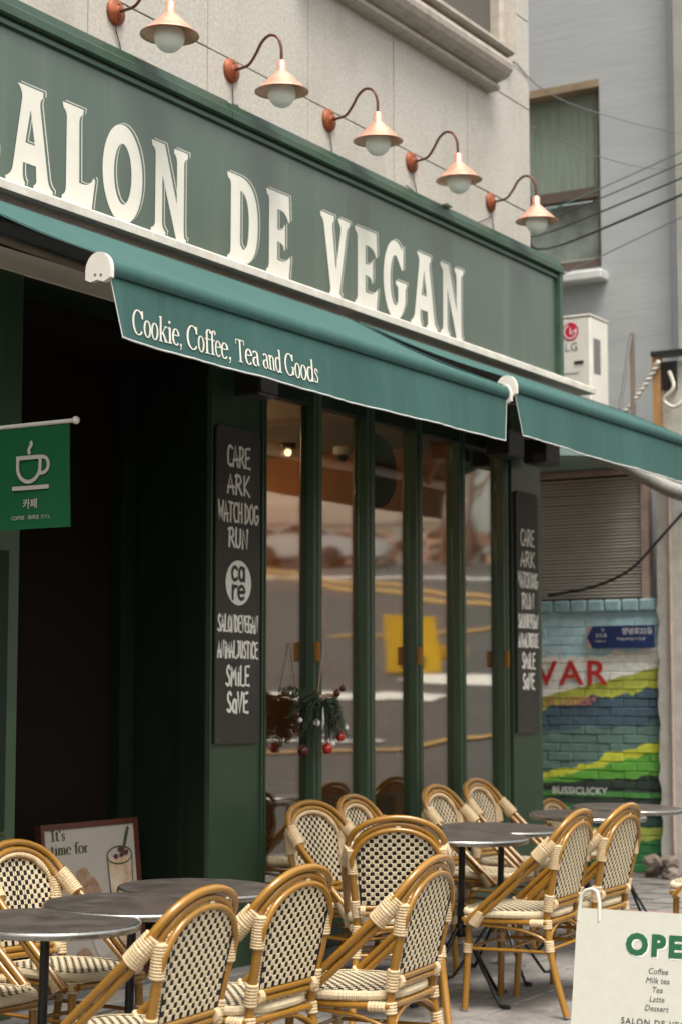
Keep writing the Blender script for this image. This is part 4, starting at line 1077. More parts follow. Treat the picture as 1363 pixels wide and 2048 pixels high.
    for q in range(2):
        for k in range(n): fs.append((1 + q * n + k, 1 + (q + 1) * n + k, 1 + (q + 1) * n + (k + 1) % n, 1 + q * n + (k + 1) % n))
    mb.add(vs, fs, 1, True)
    c2 = .0172
    def ssurf(u, v):
        x = -.206 + v * c2; y = -.215 + u * c2
        return Vector((x, y, seat_z(x, y))), Vector((0, 0, 1))
    def inside(u, v):
        x = -.206 + v * c2; y = -.215 + u * c2; xx = x / (1 - .10 * max(0, -y / .213))
        return (abs(xx) / .186) ** 3.6 + (abs(y - .005) / .200) ** 3.6 < 1.0
    weave_cells(mb, ssurf, 26, 25, inside, two_sided=False, lift=.0007, hs=.465)
    # underside
    mb.add([(x * .95, y * .95, .418) for x, y in ring], [tuple(range(n))], 0)
    mb.build('seat', [M_CREAM, M_WBLACK], root, recalc=False)
    # wound edge: fine ribs round the rim
    mb = MB(); N = 420; vs = []; K = 7
    for i in range(N):
        a = 2 * math.pi * i / N; x, y = outline(a); rr = (.0012 if i % 2 else -.0002)
        L_ = math.hypot(x, y); nx, ny = x / L_, y / L_
        for k in range(K):
            b = R(115 - k * 38); zz = .4335 + (.0165 + rr) * math.sin(b); o_ = (.0135 + rr) * math.cos(b)
            vs.append((x * .965 + nx * o_, y * .965 + ny * o_, zz))
    mb.add(vs, [(i * K + k, ((i + 1) % N) * K + k, ((i + 1) % N) * K + k + 1, i * K + k + 1) for i in range(N) for k in range(K - 1)], 0, False)
    mb.build('seat_edge', M_CREAM, root)
    return root
proto = make_chair(); index_kids_src = proto
bpy.context.view_layer.update()
index_kids(proto)
GRP_C = 'bamboo style bistro chairs around the pavement tables'
# (x of seat centre, y, heading the sitter looks to in degrees from +Y counter clockwise, label, scale)
chairs = [
 (4.46, -1.52, 2, 'bistro chair at lower left with its back to the street, nearest to the camera', 1.0),
 (5.08, -1.47, -2, 'bistro chair with its back to the street, second from the left in the front row', 1.0),
 (5.50, -1.70, 5, 'bistro chair in front centre with its back turned, overlapping the chair seen straight from behind', 1.0),
 (7.50, -1.34, 3, 'bistro chair with its back to the street, just left of the sandwich board handle', 1.0),
 (7.90, -1.40, 0, 'farthest fully visible bistro chair of the street side row, right of centre', 1.0),
 (7.06, -.97, -60, 'bistro chair seen straight from behind, centre of the picture', 1.0),
 (5.30, -.60, 178, 'bistro chair at far left by the dark entrance, facing the street over the steel tables', 1.0),
 (4.70, -.62, 182, 'bistro chair cut by the left edge, only its arm and seat showing', 1.0),
 (4.08, -.62, 180, 'bistro chair mostly outside the lower left corner, only a bit of seat showing', 1.0),
 (7.42, -.53, 170, 'bistro chair with its back to the glass doors, left one below the hanging wreath', 1.0),
 (7.90, -.52, 182, 'bistro chair by the glass doors, half hidden behind the chair seen from behind', 1.0),
 (8.70, -.55, 180, 'bistro chair against the glass doors, left one of the far pair', 1.0),
 (9.26, -.50, 180, 'bistro chair beside the far right pilaster, right one of the far pair', 1.0),
 (8.78, -1.80, 4, 'bistro chair at the right edge above the sandwich board, only seat and legs visible', 1.0),
]
for k, (x, y, hd, lb, sc) in enumerate(chairs):
    o = proto if k == 0 else copy_tree(proto)
    o.location = (x, y, zg(x) + .014); o.rotation_euler = (R(-.6), R(-1.1), R(hd)); o.scale = (sc * 1.05, sc, sc * .968)
    tag(o, lb, 'chair', GRP_C)
sm = copy_tree(proto); sm.location = (10.95, -.09, zg(10.45) + .014); sm.rotation_euler = (0, 0, R(170)); sm.scale = (.74, .74, .72)
tag(sm, 'small bistro chair far back, only its pale hoop showing behind the farthest tables', 'chair', GRP_C)

# ================================================================ TABLES
def make_table():
    t_ = empty('bistro_table')
    mb = MB(); mb.lathe([(.002, .7200), (.20, .7203), (.286, .7200), (.2885, .7195)], (0, 0, 0), 72, cap=False); mb.build('table_top', M_TABLE, t_)
    mb = MB(); mb.lathe([(.288, .7195), (.294, .7185), (.2985, .7145), (.300, .709), (.300, .699), (.297, .695), (.28, .694), (.02, .694)], (0, 0, 0), 72, cap=False); mb.build('rim', M_RIM, t_)
    mb = MB(); mb.tube([(0, 0, .694), (0, 0, .30)], .0155, 16); mb.build('pole', M_POLE, t_)
    mb = MB(); mb.lathe([(.012, .275), (.024, .28), (.024, .33), (.018, .335)], (0, 0, 0), 16); mb.lathe([(.05, .685), (.05, .694)], (0, 0, 0), 20); mb.build('hub', M_POLE, t_)
    for k in range(4):
        a = R(45 + 90 * k); c, s_ = math.cos(a), math.sin(a)
        mb = MB(); mb.tube(smooth_path([(c * .018, s_ * .018, .315), (c * .10, s_ * .10, .205), (c * .235, s_ * .235, .03), (c * .262, s_ * .262, .012), (c * .285, s_ * .285, .010)], 4), .0078, 8); lg = mb.build('leg', M_POLE, t_)
        mb = MB(); mb.tube([(c * .272, s_ * .272, .011), (c * .30, s_ * .30, .010)], .012, 8); mb.build('foot', M_BLACK, lg)
    return t_
tp = make_table(); bpy.context.view_layer.update(); index_kids(tp)
tabs = [(4.57, -1.086, .727, 8, 'nearest round steel table, cut by the left edge'), (5.04, -1.065, .734, 50, 'round steel table, middle one of the three at lower left'),
        (5.637, -.912, .728, 20, 'round steel table beside the entrance pilaster, farthest of the three at lower left'),
        (7.503, -1.028, .803, 28, 'round steel table right behind the chair seen straight from behind'), (8.15, -.905, .797, 10, 'round steel table in front of the far right pilaster'),
        (8.93, -1.017, .822, 65, 'round steel table before the mural, left and nearer one of the last two'), (9.45, -1.02, .833, 35, 'farthest round steel table, seen before the mural at right')]
for k, (x, y, zt, rz, lb) in enumerate(tabs):
    o = tp if k == 0 else copy_tree(tp)
    zb = zg(x) + .012; o.location = (x, y, zb); o.rotation_euler = (R(1.6), 0, R(rz)); o.scale = (1, 1, (zt - zb) / .72)
    o.rotation_mode = 'ZYX'; o.rotation_euler = (R(.9), R(-.6), R(rz))
    o.rotation_mode = 'XYZ'; 
    q = Matrix.Rotation(R(1.5), 4, 'X') @ Matrix.Rotation(R(rz), 4, 'Z'); o.rotation_euler = q.to_euler('XYZ')
    tag(o, lb, 'table', 'round steel bistro tables on the pavement')

# ================================================================ HANGING WREATH
wr = empty('hanging_wreath', (7.87, -.06, 1.42)); tag(wr, 'fir branch decoration with red and pearl baubles hanging from a door handle', 'wreath')
mb = MB(); mb.tube([(.045, 0, .275), (-.03, -.01, .0)], .003, 6); mb.build('cord', M_TWINE, wr)
mb = MB(); mb.tube([(.055, 0, .275), (.13, -.01, .035)], .003, 6); mb.build('cord', M_TWINE, wr)
mb = MB(); mb.tube(smooth_path([(-.07, -.015, -.005), (.0, -.02, .005), (.06, -.02, .012), (.145, -.015, .005)], 3), [.010] * 4 + [.009] * 6, 8); mb.build('branch', M_BARK, wr)
rnd = random.Random(5)
for q in range(74):
    mb = MB()
    fx = rnd.uniform(-.06, .15)
    if q < 18: ang, Ln, p0 = rnd.uniform(160, 205), rnd.uniform(.20, .33), Vector((-.03, -.02, rnd.uniform(-.02, .01)))
    elif q < 42: ang, Ln, p0 = rnd.uniform(200, 262), rnd.uniform(.13, .24), Vector((fx - .04, -.02, 0))
    else: ang, Ln, p0 = rnd.uniform(250, 300), rnd.uniform(.10, .19), Vector((rnd.uniform(.0, .15), -.02, .0))
    d0 = Vector((math.cos(R(ang)), rnd.uniform(-.35, .1), math.sin(R(ang)))).normalized(); droop = Vector((0, 0, -.04))
    pts = [p0 + d0 * Ln * t_ + droop * t_ * t_ for t_ in [k / 9 for k in range(10)]]
    mb.tube(pts, .0018, 5)
    for k in range(1, 10):
        for s_ in (-1, 1):
            for rep in range(2):
                dirn = (d0 * .8 + Vector((-d0.z, rnd.uniform(-.6, .6), d0.x)) * s_ * rnd.uniform(.6, 1.2)).normalized(); ll = rnd.uniform(.024, .042) * (1.1 - k / 14)
                w = Vector((-dirn.z, 0, dirn.x)).normalized() * .0042; p = pts[k] + d0 * rnd.uniform(-.008, .008)
                mb.add([p - w * .3, p + dirn * ll * .5 - w + Vector((0, -.003, 0)), p + dirn * ll, p + dirn * ll * .5 + w + Vector((0, .002, 0))], [(0, 1, 2, 3)])
    mb.build('fir_sprig', M_FIR, wr, recalc=False)
for (dx, dz, r, m, sh) in ((0.0, -.252, .0265, M_RBALL, 0), (.125, -.195, .0235, M_RBALL, 0), (-.225, -.258, .0265, M_DBALL, 0), (.172, -.152, .0165, M_WBALL, 0), (.045, -.228, .0165, M_WBALL, 0), (-.10, -.125, .0175, M_WBALL, 0), (-.25, -.11, .011, M_WBALL, 0),
                           (.145, .045, .016, M_DBALL, 0), (.09, .02, .018, M_DBALL, 0)):
    mb = MB(); mb.ball((dx, -.05, dz), r, 0, 20, 14); mb.tube([(dx, -.05, dz + r * .95), (dx, -.05, dz + r * 1.25)], .005, 8); mb.build('bauble', m, wr)
mb = MB(); mb.prism([(-.008, -.19), (.008, -.19), (.012, -.13), (.0, -.05), (-.002, -.05), (-.010, -.13)], 'y', -.052, -.048); o = mb.build('icicle_ornament', M_WBALL, wr); o.location = (-.04, 0, 0)

# ================================================================ THINGS INSIDE THE CAFE
th = empty('bucket', (8.26, .42, .88)); tag(th, 'red popcorn bucket on the counter behind the first glass pane', 'bucket')
mb = MB(); mb.lathe([(.055, 0), (.075, .16), (.078, .165)], (0, 0, 0), 20); mb.build('bucket_body', M_POT, th)
mb = MB()
for z in (.03, .06, .09): mb.lathe([(.058 + z * .125, z), (.06 + z * .125, z + .006)], (0, 0, 0), 20, cap=False)
mb.build('bucket_band', M_WPAINT, th)
ct = empty('counter_table', (8.35, .48, .168)); tag(ct, 'grey counter table behind the first two glass panes', 'table')
MB().box(-.55, 1.0, -.18, .2, .69, .712, bev=.004).build('table_top', M_TABLE, ct)
for x in (-.5, .95): MB().box(x, x + .03, -.15, .17, 0, .689).build('leg', M_BLACK, ct)
st = empty('wooden_stool', (8.1, .60, .168)); tag(st, 'yellow wooden stool under the counter table inside', 'stool')
mb = MB(); mb.lathe([(.13, .44), (.14, .45), (.14, .47)], (0, 0, 0), 24); mb.build('seat', M_CANE, st)
for k in range(4):
    a = R(45 + 90 * k); mb = MB(); mb.tube([(.08 * math.cos(a), .08 * math.sin(a), .44), (.14 * math.cos(a), .14 * math.sin(a), 0)], .013, 8); mb.build('leg', M_CANE, st)
dc = empty('security_camera', (10.35, 1.3, 3.06)); tag(dc, 'white dome security camera on the ceiling inside', 'camera')
mb = MB(); mb.lathe([(.06, 0), (.06, -.04), (.05, -.05)], (0, 0, 0), 24); mb.build('housing', M_WHITE_P, dc); mb = MB(); mb.ball((0, 0, -.06), .04, 0, 16, 10); mb.build('lens_dome', M_BLACK, dc)
dd = empty('round_shade', (9.60, .60, 2.78)); tag(dd, 'large round brown hanging disc behind the middle glass panes', 'wall disc')
mb = MB(); mb.lathe([(.21, -.01), (.215, 0), (.21, .01)], (0, 0, 0), 48, axis='y'); mb.build('disc', M_DUST, dd); mb = MB(); mb.lathe([(.214, -.012), (.224, 0), (.214, .012)], (0, 0, 0), 48, axis='y', cap=False); mb.build('rim', M_BLACK, dd)
bp_ = empty('bird_poster', (9.46, .42, 2.0)); tag(bp_, 'tan poster with a small grey bird behind the middle glass pane', 'poster')
MB().box(-.21, .21, 0, .01, 0, .43).build('sheet', M_WARM2, bp_)
FBP = Frame((0, -.001, 0), FX, FZ)
t = MB(); t.add([FBP.p(x, y, .001) for x, y in ((-.12, .20), (-.14, .23), (-.11, .25), (-.05, .22), (.08, .19), (.16, .20), (.08, .16), (.02, .13), (-.06, .14))], [tuple(range(9))]); t.build('bird_picture', M_CARG, bp_, recalc=False)
t = text_on(FBP, 'les ialai', -.14, .33, .075, .001); t.build('poster_lettering', M_DUST, bp_, recalc=False)
for k, (x, y, w_, h_, lb) in enumerate(((8.30, .40, .34, .44, 'brown pinned notice behind the first glass pane'), (8.83, .40, .26, .44, 'brown pinned notice behind the second glass pane'))):
    o = empty('wall_notice', (x, y, 1.54)); tag(o, lb, 'notice'); MB().box(-w_ / 2, w_ / 2, 0, .008, 0, h_).build('sheet', M_WARM2, o)
for k, (x, z, r, lb) in enumerate(((9.16, 1.25, .042, 'large dull star ornament behind the third glass pane'), (9.13, 1.42, .022, 'small star ornament hanging above the large dull star'), (9.3, 1.1, .018, 'tiny star ornament hanging low behind the third pane'))):
    o = empty('star_ornament', (x, .3, z)); tag(o, lb, 'ornament')
    mb = MB(); poly = [((r if i % 2 == 0 else r * .45) * math.sin(i * math.pi / 5), (r if i % 2 == 0 else r * .45) * math.cos(i * math.pi / 5)) for i in range(10)]
    mb.prism(poly, 'y', -.003, .003); mb.build('star', M_STAR, o); mb = MB(); mb.tube([(0, 0, r), (0, 0, r + .25)], .0012, 4); mb.build('thread', M_TWINE, o)
o = empty('door_sticker', (9.08, .044, 1.30)); o.parent = None; tag(o, 'small white sticker with dark marks at the edge of the fourth glass pane', 'sticker')
MB().box(0, .028, .0, .0012, 0, .10).build('sticker_sheet', M_WHITE, o)
mb = MB()
for k in range(5): mb.box(.004, .024, -.0012, -.0004, .01 + k * .018, .02 + k * .018)
mb.build('sticker_print', M_GREYT, o)

# ================================================================ MURAL WALL
def mural_material():
    m = bpy.data.materials.new('mural_paint'); m.use_nodes = True; nt = m.node_tree; b = nt.nodes['Principled BSDF']
    b.inputs['Roughness'].default_value = .7
    geo = nt.nodes.new('ShaderNodeNewGeometry'); sp = nt.nodes.new('ShaderNodeSeparateXYZ'); nt.links.new(geo.outputs['Position'], sp.inputs[0])
    def mth(op, a, b_=None, c=None):
        n = nt.nodes.new('ShaderNodeMath'); n.operation = op
        for i, v in enumerate((a, b_, c)):
            if v is None: continue
            if isinstance(v, (int, float)): n.inputs[i].default_value = v
            else: nt.links.new(v, n.inputs[i])
        return n.outputs[0]
    s = mth('MULTIPLY_ADD', sp.outputs['Y'], -1 / .96, 1.0)
    nz = nt.nodes.new('ShaderNodeTexNoise'); nz.inputs['Scale'].default_value = 6; nz.inputs['Detail'].default_value = 2; nt.links.new(geo.outputs['Position'], nz.inputs['Vector'])
    nzc = mth('SUBTRACT', nz.outputs['Fac'], .5)
    prev = (.36, .54, .58, 1)
    layers = [(1.71, 1.78, .16, (.62, .62, .56)), (1.60, 1.70, .14, (.60, .62, .58)), (1.49, 1.50, .10, (.62, .62, .56)), (1.425, 1.64, .05, (.30, .33, .055)), (1.355, 1.55, .12, (.36, .40, .06)), (1.335, 1.50, .16, (.055, .095, .125)),
              (1.17, 1.22, .14, (.095, .165, .145)), (.84, 1.12, .14, (.45, .48, .05)), (.80, 1.05, .15, (.10, .30, .045)), (.79, .86, .08, (.025, .04, .03)), (.735, .74, .02, (.06, .20, .05)), (.695, .70, .04, (.03, .045, .035)),
              (.63, .66, .06, (.05, .18, .05)), (.58, .60, .05, (.03, .06, .05)), (.475, .49, .06, (.27, .33, .06)), (.39, .41, .08, (.03, .14, .045))]
    for zl, zr, amp, col in layers:
        bd = mth('MULTIPLY_ADD', s, zr - zl, zl); bd = mth('MULTIPLY_ADD', nzc, amp, bd)
        mask = mth('LESS_THAN', sp.outputs['Z'], bd)
        mx = nt.nodes.new('ShaderNodeMix'); mx.data_type = 'RGBA'; nt.links.new(mask, mx.inputs[0])
        if isinstance(prev, tuple): mx.inputs[6].default_value = prev
        else: nt.links.new(prev, mx.inputs[6])
        mx.inputs[7].default_value = (*col, 1); prev = mx.outputs[2]
    n2 = nt.nodes.new('ShaderNodeTexNoise'); n2.inputs['Scale'].default_value = 18; n2.inputs['Detail'].default_value = 6; nt.links.new(geo.outputs['Position'], n2.inputs['Vector'])
    hv = nt.nodes.new('ShaderNodeHueSaturation'); nt.links.new(prev, hv.inputs['Color']); nt.links.new(mth('MULTIPLY_ADD', n2.outputs['Fac'], .7, 1.15), hv.inputs['Value'])
    nt.links.new(hv.outputs[0], b.inputs['Base Color'])
    bp = nt.nodes.new('ShaderNodeBump'); bp.inputs['Strength'].default_value = .8; bp.inputs['Distance'].default_value = .01; nt.links.new(n2.outputs['Fac'], bp.inputs['Height']); nt.links.new(bp.outputs[0], b.inputs['Normal'])
    return m
M_MURAL = mural_material()
BX = 12.65
mw = empty('mural_wall', (0, 0, 0)); tag(mw, 'low painted brick wall with landscape mural and red letters VAR', 'wall')
MB().box(BX + .012, BX + .25, .005, 3.0, -.1, 2.12).build('wall_core', M_MURAL, mw)
bm_ = MB().box(0, .10, -.0985, .0985, -.0305, .0305, bev=.005).mesh('brick', M_MURAL)
rows = 28
for j in range(rows):
    z = .20 + j * .0655
    for i in range(7):
        y = 1.22 - i * .202 - (.10 if j % 2 else 0)
        if y - .0965 < .01:
            continue
        o = link('brick', bm_, mw); o.location = (BX + random.uniform(-.004, .003), y, z); o.rotation_euler = (random.uniform(-.012, .012), 0, random.uniform(-.02, .02))
        # end brick cut to the wall's end
    yl = .01
    last = [1.22 - i * .202 - (.10 if j % 2 else 0) for i in range(7)]
    ends = [y for y in last if y - .0965 >= .01]
    gap = min(ends) - .0965 - .006 - yl
    if gap > .02:
        o = MB().box(BX + .001, BX + .09, yl, yl + gap, z - .028, z + .028, bev=.006).build('brick', M_MURAL, mw)
for i in range(9):      # coping bricks standing on edge
    y = 1.18 - i * .135
    if y < .05: break
    MB().box(BX - .035, BX + .12, y - .064, y + .064, 2.045, 2.135, bev=.012).build('coping_brick', mat('coping_blue', (.32, .50, .54), .75, var=.25, vscale=14, bump=.4), mw)
MB().box(BX - .006, BX + .2, .01, 1.3, .135, .165).build('wall_foot', M_TILE, mw)
FM = Frame((BX - .012, 0, 0), (0, -1, 0), FZ)
def wall_text(s, y, z, size, m, name, sx=1.0, bold=.0, space=1.0):
    t = text_on(FM, s, -y, z, size, .0, 'LEFT', bold=bold, sx=sx, space=space); return t.build(name, m, mw, recalc=False)
wall_text('VAR', 1.00, 1.515, .252, M_REDP, 'mural_lettering', sx=1.14, bold=.015, space=1.13)
wall_text('UCKY', 1.01, 1.73, .085, M_WHITE, 'mural_lettering', sx=1.0, bold=.01, space=1.1)
wall_text('CH LAGER*', .965, 1.365, .085, mat('mural_pink_print', (.62, .20, .18), .7), 'mural_lettering', bold=.02, space=1.05)
wall_text('BUSSICLICKY', .875, .715, .072, M_WHITE, 'mural_lettering', bold=.02, space=1.05)
# street name plate
sp_ = empty('street_name_plate', (BX - .04, .31, 1.86)); tag(sp_, 'navy arrow shaped street name plate on the mural wall', 'sign')
mb = MB(); pts = [(.255, 0), (.21, .082), (-.262, .082), (-.268, .075), (-.268, -.075), (-.262, -.082), (.21, -.082)]
mb.prism([(y, z) for y, z in pts], 'x', -.006, .006); mb.build('plate', M_NAVY, sp_)
mb = MB(); mb.prism([(.262, .082), (.262, -.082), (.205, -.082), (.25, 0), (.205, .082)], 'x', -.004, .008); mb.build('plate_border', M_PINK, sp_)
FN = Frame((-.0065, 0, 0), (0, -1, 0), FZ)
t = text_on(FN, '양녕로22길', .02, .022, .052, .001, bold=.008, sx=.98); text_on(FN, 'Yangnyeong-ro 22-gil', -.02, -.022, .026, .001, mb=t, sx=1.0); text_on(FN, '상도로', -.19, .0, .034, .001, mb=t); text_on(FN, 'Sangdo-ro', -.19, -.035, .02, .001, mb=t); text_on(FN, '90', -.14, .045, .024, .001, mb=t)
t.build('plate_lettering', M_WHITE, sp_, recalc=False)
# ---- louvred shutter over the mural wall
lv = empty('louvred_shutter', (BX, 0, 0)); tag(lv, 'grey metal louvred shutter above the mural wall', 'shutter')
mb = MB(); mb.box(.05, .08, .12, 1.6, 2.14, 3.07); mb.build('backing', M_WINF, lv)
slat = MB(); slat.prism([(0, 0), (-.016, -.008), (-.010, -.0165), (.012, -.0165), (.012, 0)], 'y', .145, 1.6)
for p in range(len(slat.v)): pass
sm_ = slat.mesh('slat', M_LOUV)
for k in range(37):
    o = link('slat', sm_, lv); o.location = (.03 + random.uniform(-.002, .002), 0, 3.04 - k * .0242); o.rotation_euler = (random.uniform(-.002, .002), 0, 0)
MB().box(-.06, .05, .09, 1.7, 3.055, 3.095, bev=.004).build('top_frame', M_PINK, lv)
MB().box(-.01, .07, .085, .142, 2.13, 3.052).build('side_frame', M_PINK, lv)
MB().box(-.02, .07, .143, 1.7, 2.136, 2.152).build('bottom_frame', M_WINF, lv)
# ---- grey building behind
gb = empty('grey_building', (0, 0, 0)); tag(gb, 'blue grey rendered building with a curtained window behind the cafe corner', 'building')
GX = 13.0
gw = MB(); gw.box(GX, GX + .4, -.03, .575, 2.0, 14); gw.box(GX, GX + .4, .575, 6, 6.20, 14); gw.box(GX, GX + .4, .575, 6, 2.0, 4.72); gw.box(GX, GX + .4, 1.9, 6, 4.72, 6.2); gw.box(GX - .08, GX + .4, -.60, -.031, -.6, 14)
gw.build('wall', M_STUCCO, gb)
MB().box(GX - .17, GX - .085, -.40, -.10, 3.75, 14).build('corner_strip', mat('grey_plaster', (.34, .33, .30), .9, var=.2, vscale=3), gb)
w = MB().box(GX + .10, GX + .12, .60, 1.9, 4.74, 6.18).build('window', M_GLASS2, gb)
t = MB(); t.box(GX + .04, GX + .14, .575, .615, 4.72, 6.2); t.box(GX + .04, GX + .14, .615, 1.9, 5.29, 5.37); t.box(GX + .05, GX + .13, .615, 1.9, 4.72, 4.80); t.build('window_frame', M_WINF, w)
t = MB(); t.box(GX - .02, GX + .13, .575, 1.95, 6.145, 6.205); t.build('window_head', mat('brown_window_head', (.27, .19, .12), .7, var=.3), w)
t = MB()
for k in range(40):
    y = .62 + k * .032; t.box(GX + .135 + .006 * (k % 2), GX + .155 + .006 * (k % 2), y, y + .03, 5.37, 6.14)
t.build('curtain', M_CURT, w)
t = MB(); t.box(GX + .16, GX + .18, .615, 1.9, 4.74, 5.29); t.build('blind', mat('grey_blind', (.5, .5, .48), .8, var=.5, vscale=5), w)
t = MB(); t.box(GX + .15, GX + .20, .64, 1.2, 4.80, 4.84); t.build('papers_on_sill', M_WHITE, w)
MB().box(GX - .14, GX + .12, .52, 1.95, 4.60, 4.675, bev=.012).build('window_sill', M_PALE, gb)
# ---- air conditioner
ac = empty('air_conditioner', (11.9, .1, 3.40)); tag(ac, 'white outdoor air conditioner unit with a red round badge', 'air conditioner')
MB().box(0, .32, .10, 1.0, .0, .70, bev=.012).build('casing', M_AC, ac)
MB().box(-.004, .325, .095, 1.0, .702, .716, bev=.004).build('lid', M_AC, ac)
FA = Frame((-.0015, 0, 0), (0, -1, 0), FZ)
mb = MB(); mb.add([FA.p(-.252 + .062 * math.cos(a * math.pi / 16), .60 + .066 * math.sin(a * math.pi / 16), .001) for a in range(32)], [tuple(range(32))]); mb.build('badge', M_LGRED, ac, recalc=False)
mb = MB(); ribbon(mb, FA, arc(-.252, .60, .045, .048, 20, -250, 20)[::-1], .008, .003); ribbon(mb, FA, [(-.252, .625), (-.252, .585), (-.236, .585)], .008, .003); ribbon(mb, FA, [(-.236, .600), (-.205, .600)], .008, .003)
mb.build('badge_face', M_WHITE, ac, recalc=False)
t = text_on(FA, 'LG', -.298, .462, .082, .001, bold=.004, space=1.05); t.build('badge_lettering', M_GREYT, ac, recalc=False)
MB().box(-.006, 0, .155, .225, .365, .385).build('handle_recess', M_BLACK, ac); MB().box(-.003, 0, .19, .37, .300, .304).build('panel_seam', M_GREYT, ac)
MB().box(.05, .17, .0975, .0995, .30, .55).build('rating_label', M_GREYT, ac)
br = empty('wall_bracket', (12.25, .05, 3.2)); tag(br, 'steel angle bracket beside the air conditioner', 'bracket')
MB().box(0, .03, -.03, 0, .0, .82).build('upright', M_TAUPE, br); mb = MB(); mb.tube([(.0, -.01, .80), (-.22, .03, .0)], .014, 6); mb.build('strut', M_CABLET, br)
MB().box(-.38, .05, -.03, .9, .12, .15).build('shelf_rail', M_TAUPE, br)
# ---- tank and duct beneath the second awning
tk = empty('water_tank', (12.2, .9, 3.1)); tag(tk, 'grey green curved tank side under the second awning', 'tank')
mb = MB(); mb.lathe([(.55, 0), (.55, .25)], (0, -.25, 0), 40); mb.build('tank_body', M_TEALW, tk); mb = MB(); mb.tube([(-.56, -.02, .0), (-.56, -.02, .26)], .03, 8); mb.build('tank_rib', M_WRAP, tk)
du = empty('flexible_duct', (12.0, 0, 0)); tag(du, 'grey drooping duct below the far end of the second awning', 'duct')
pp, rs = ribbed(smooth_path([(.0, .22, 3.12), (0, .02, 3.05), (0, -.15, 2.95), (0, -.40, 2.82), (0, -.8, 2.72)], 5), .055, pitch=.02, amp=.004); mb = MB(); mb.tube(pp, rs, 14); mb.build('duct_body', M_PIPE, du)
# ---- peeling column and timber post at the right
pc = empty('peeling_column', (12.6, -.05, 0)); tag(pc, 'peeling pale plaster column at the end of the mural wall', 'column')
cm = MB(); n = 40; vs = []
rnd = random.Random(3)
for k in range(n + 1):
    z = .1 + k * 3.0 / n; e = rnd.uniform(-.014, .014) if z < 2.1 else rnd.uniform(-.003, .003)
    vs += [(-.02, .05 + e, z), (-.02, -.5, z), (.3, -.5, z), (.3, .05 + e, z)]
cm.add(vs, [(4 * k + a, 4 * k + (a + 1) % 4, 4 * k + 4 + (a + 1) % 4, 4 * k + 4 + a) for k in range(n) for a in range(4)] + [(3, 2, 1, 0), tuple(4 * n + a for a in range(4))]); cm.build('shaft', M_PLASTER, pc)
mb = MB(); mb.tube([(-.045, -.055, .2), (-.045, -.06, 3.1)], .012, 8); mb.build('rust_pipe', M_PINK, pc)
tpst = empty('timber_post', (12.3, -.13, 3.1)); tag(tpst, 'orange timber post with dark cap beside the right edge', 'post')
MB().box(0, .05, -.025, .03, 0, .74).build('shaft', M_WOODF, tpst); MB().box(-.02, .10, -.40, .035, .741, .775).build('cap', M_BLACK, tpst)
MB().box(.05, .08, -.42, -.03, 0, .70).build('plaster_panel', M_PLASTER, tpst)
MB().box(.02, .048, -.14, -.028, .50, .70).build('dark_gap', M_BLACK, tpst)
mb = MB(); mb.tube(smooth_path([(-.01, -.10, .62), (-.03, -.14, .5), (-.02, -.06, .42), (-.03, -.15, .36), (-.01, -.25, .45)], 4), .014, 8); mb.build('white_pipework', M_ROPE, tpst)
rp = empty('twisted_rope', (12.3, 0, 0)); tag(rp, 'dirty white twisted cable bundle hanging from the timber post', 'rope')
P0, P1 = Vector((-.03, .11, 3.44)), Vector((-.02, -.16, 3.80))
for ph in (0, math.pi):
    mb = MB(); ax = (P1 - P0).normalized(); n1 = Vector((1, 0, 0)); n2 = ax.cross(n1)
    mb.tube([P0.lerp(P1, k / 40) + (n1 * math.cos(k * .9 + ph) + n2 * math.sin(k * .9 + ph)) * .012 + Vector((0, 0, -.02 * math.sin(math.pi * k / 40))) for k in range(41)], [.008 + .004 * rnd.random() for _ in range(41)], 6); mb.build('strand', M_ROPE, rp)
rb = empty('rubble_heap', (12.35, -.05, zg(12.4))); tag(rb, 'heap of broken plaster at the foot of the peeling column', 'rubble')
import bmesh
for k in range(9):
    bm = bmesh.new(); bmesh.ops.create_icosphere(bm, subdivisions=2, radius=rnd.uniform(.04, .085))
    for v in bm.verts: v.co *= rnd.uniform(.75, 1.2); v.co.z *= .7
    me = bpy.data.meshes.new('rubble_stone'); bm.to_mesh(me); bm.free(); me.materials.append(M_RUBBLE)
    o = link('rubble_stone', me, rb); o.location = (rnd.uniform(-.08, .12), rnd.uniform(-.22, .12), rnd.uniform(.02, .08) if k < 6 else .12)
# ---- cables
def cable(pts, r, m, label, sag=0.0):
    o = empty('cable', pts[0]); tag(o, label, 'cable')
    a, b = Vector(pts[0]), Vector(pts[-1]); P = [Vector(p) for p in pts]
    if len(P) == 2: P = [a.lerp(b, k / 16) + Vector((0, 0, -sag * 4 * (k / 16) * (1 - k / 16))) for k in range(17)]
    else: P = smooth_path(P, 6)
    mb = MB(); mb.tube([p - a for p in P], r, 6); mb.build('cable_line', m, o)
Yp = lambda y, z: (11.0, y, z)
cable([(10.53, .03, 4.35), (11.0, -.02, 4.40), (11.3, -1.6, 4.95)], .0085, M_CABLE, 'thick black cable running from the building corner to the right edge')
cable([(10.53, .03, 4.41), (11.0, .05, 4.50), (11.3, -1.6, 5.04)], .006, M_CABLE, 'thinner black cable just above the thick black one')
cable([(10.53, .06, 4.50), (11.0, .08, 4.58), (11.3, -1.6, 5.15)], .004, M_CABLE, 'thin dark cable third from the bottom at upper right')
cable([(10.53, .06, 4.55), (11.0, .08, 4.64), (11.3, -1.6, 5.24)], .004, M_CABLEG, 'thin green cable crossing the curtained window')
cable([(11.0, .05, 4.18), (11.0, -.2, 4.26), (11.2, -1.6, 4.80)], .0045, M_CABLET, 'thin grey cable above the air conditioner')
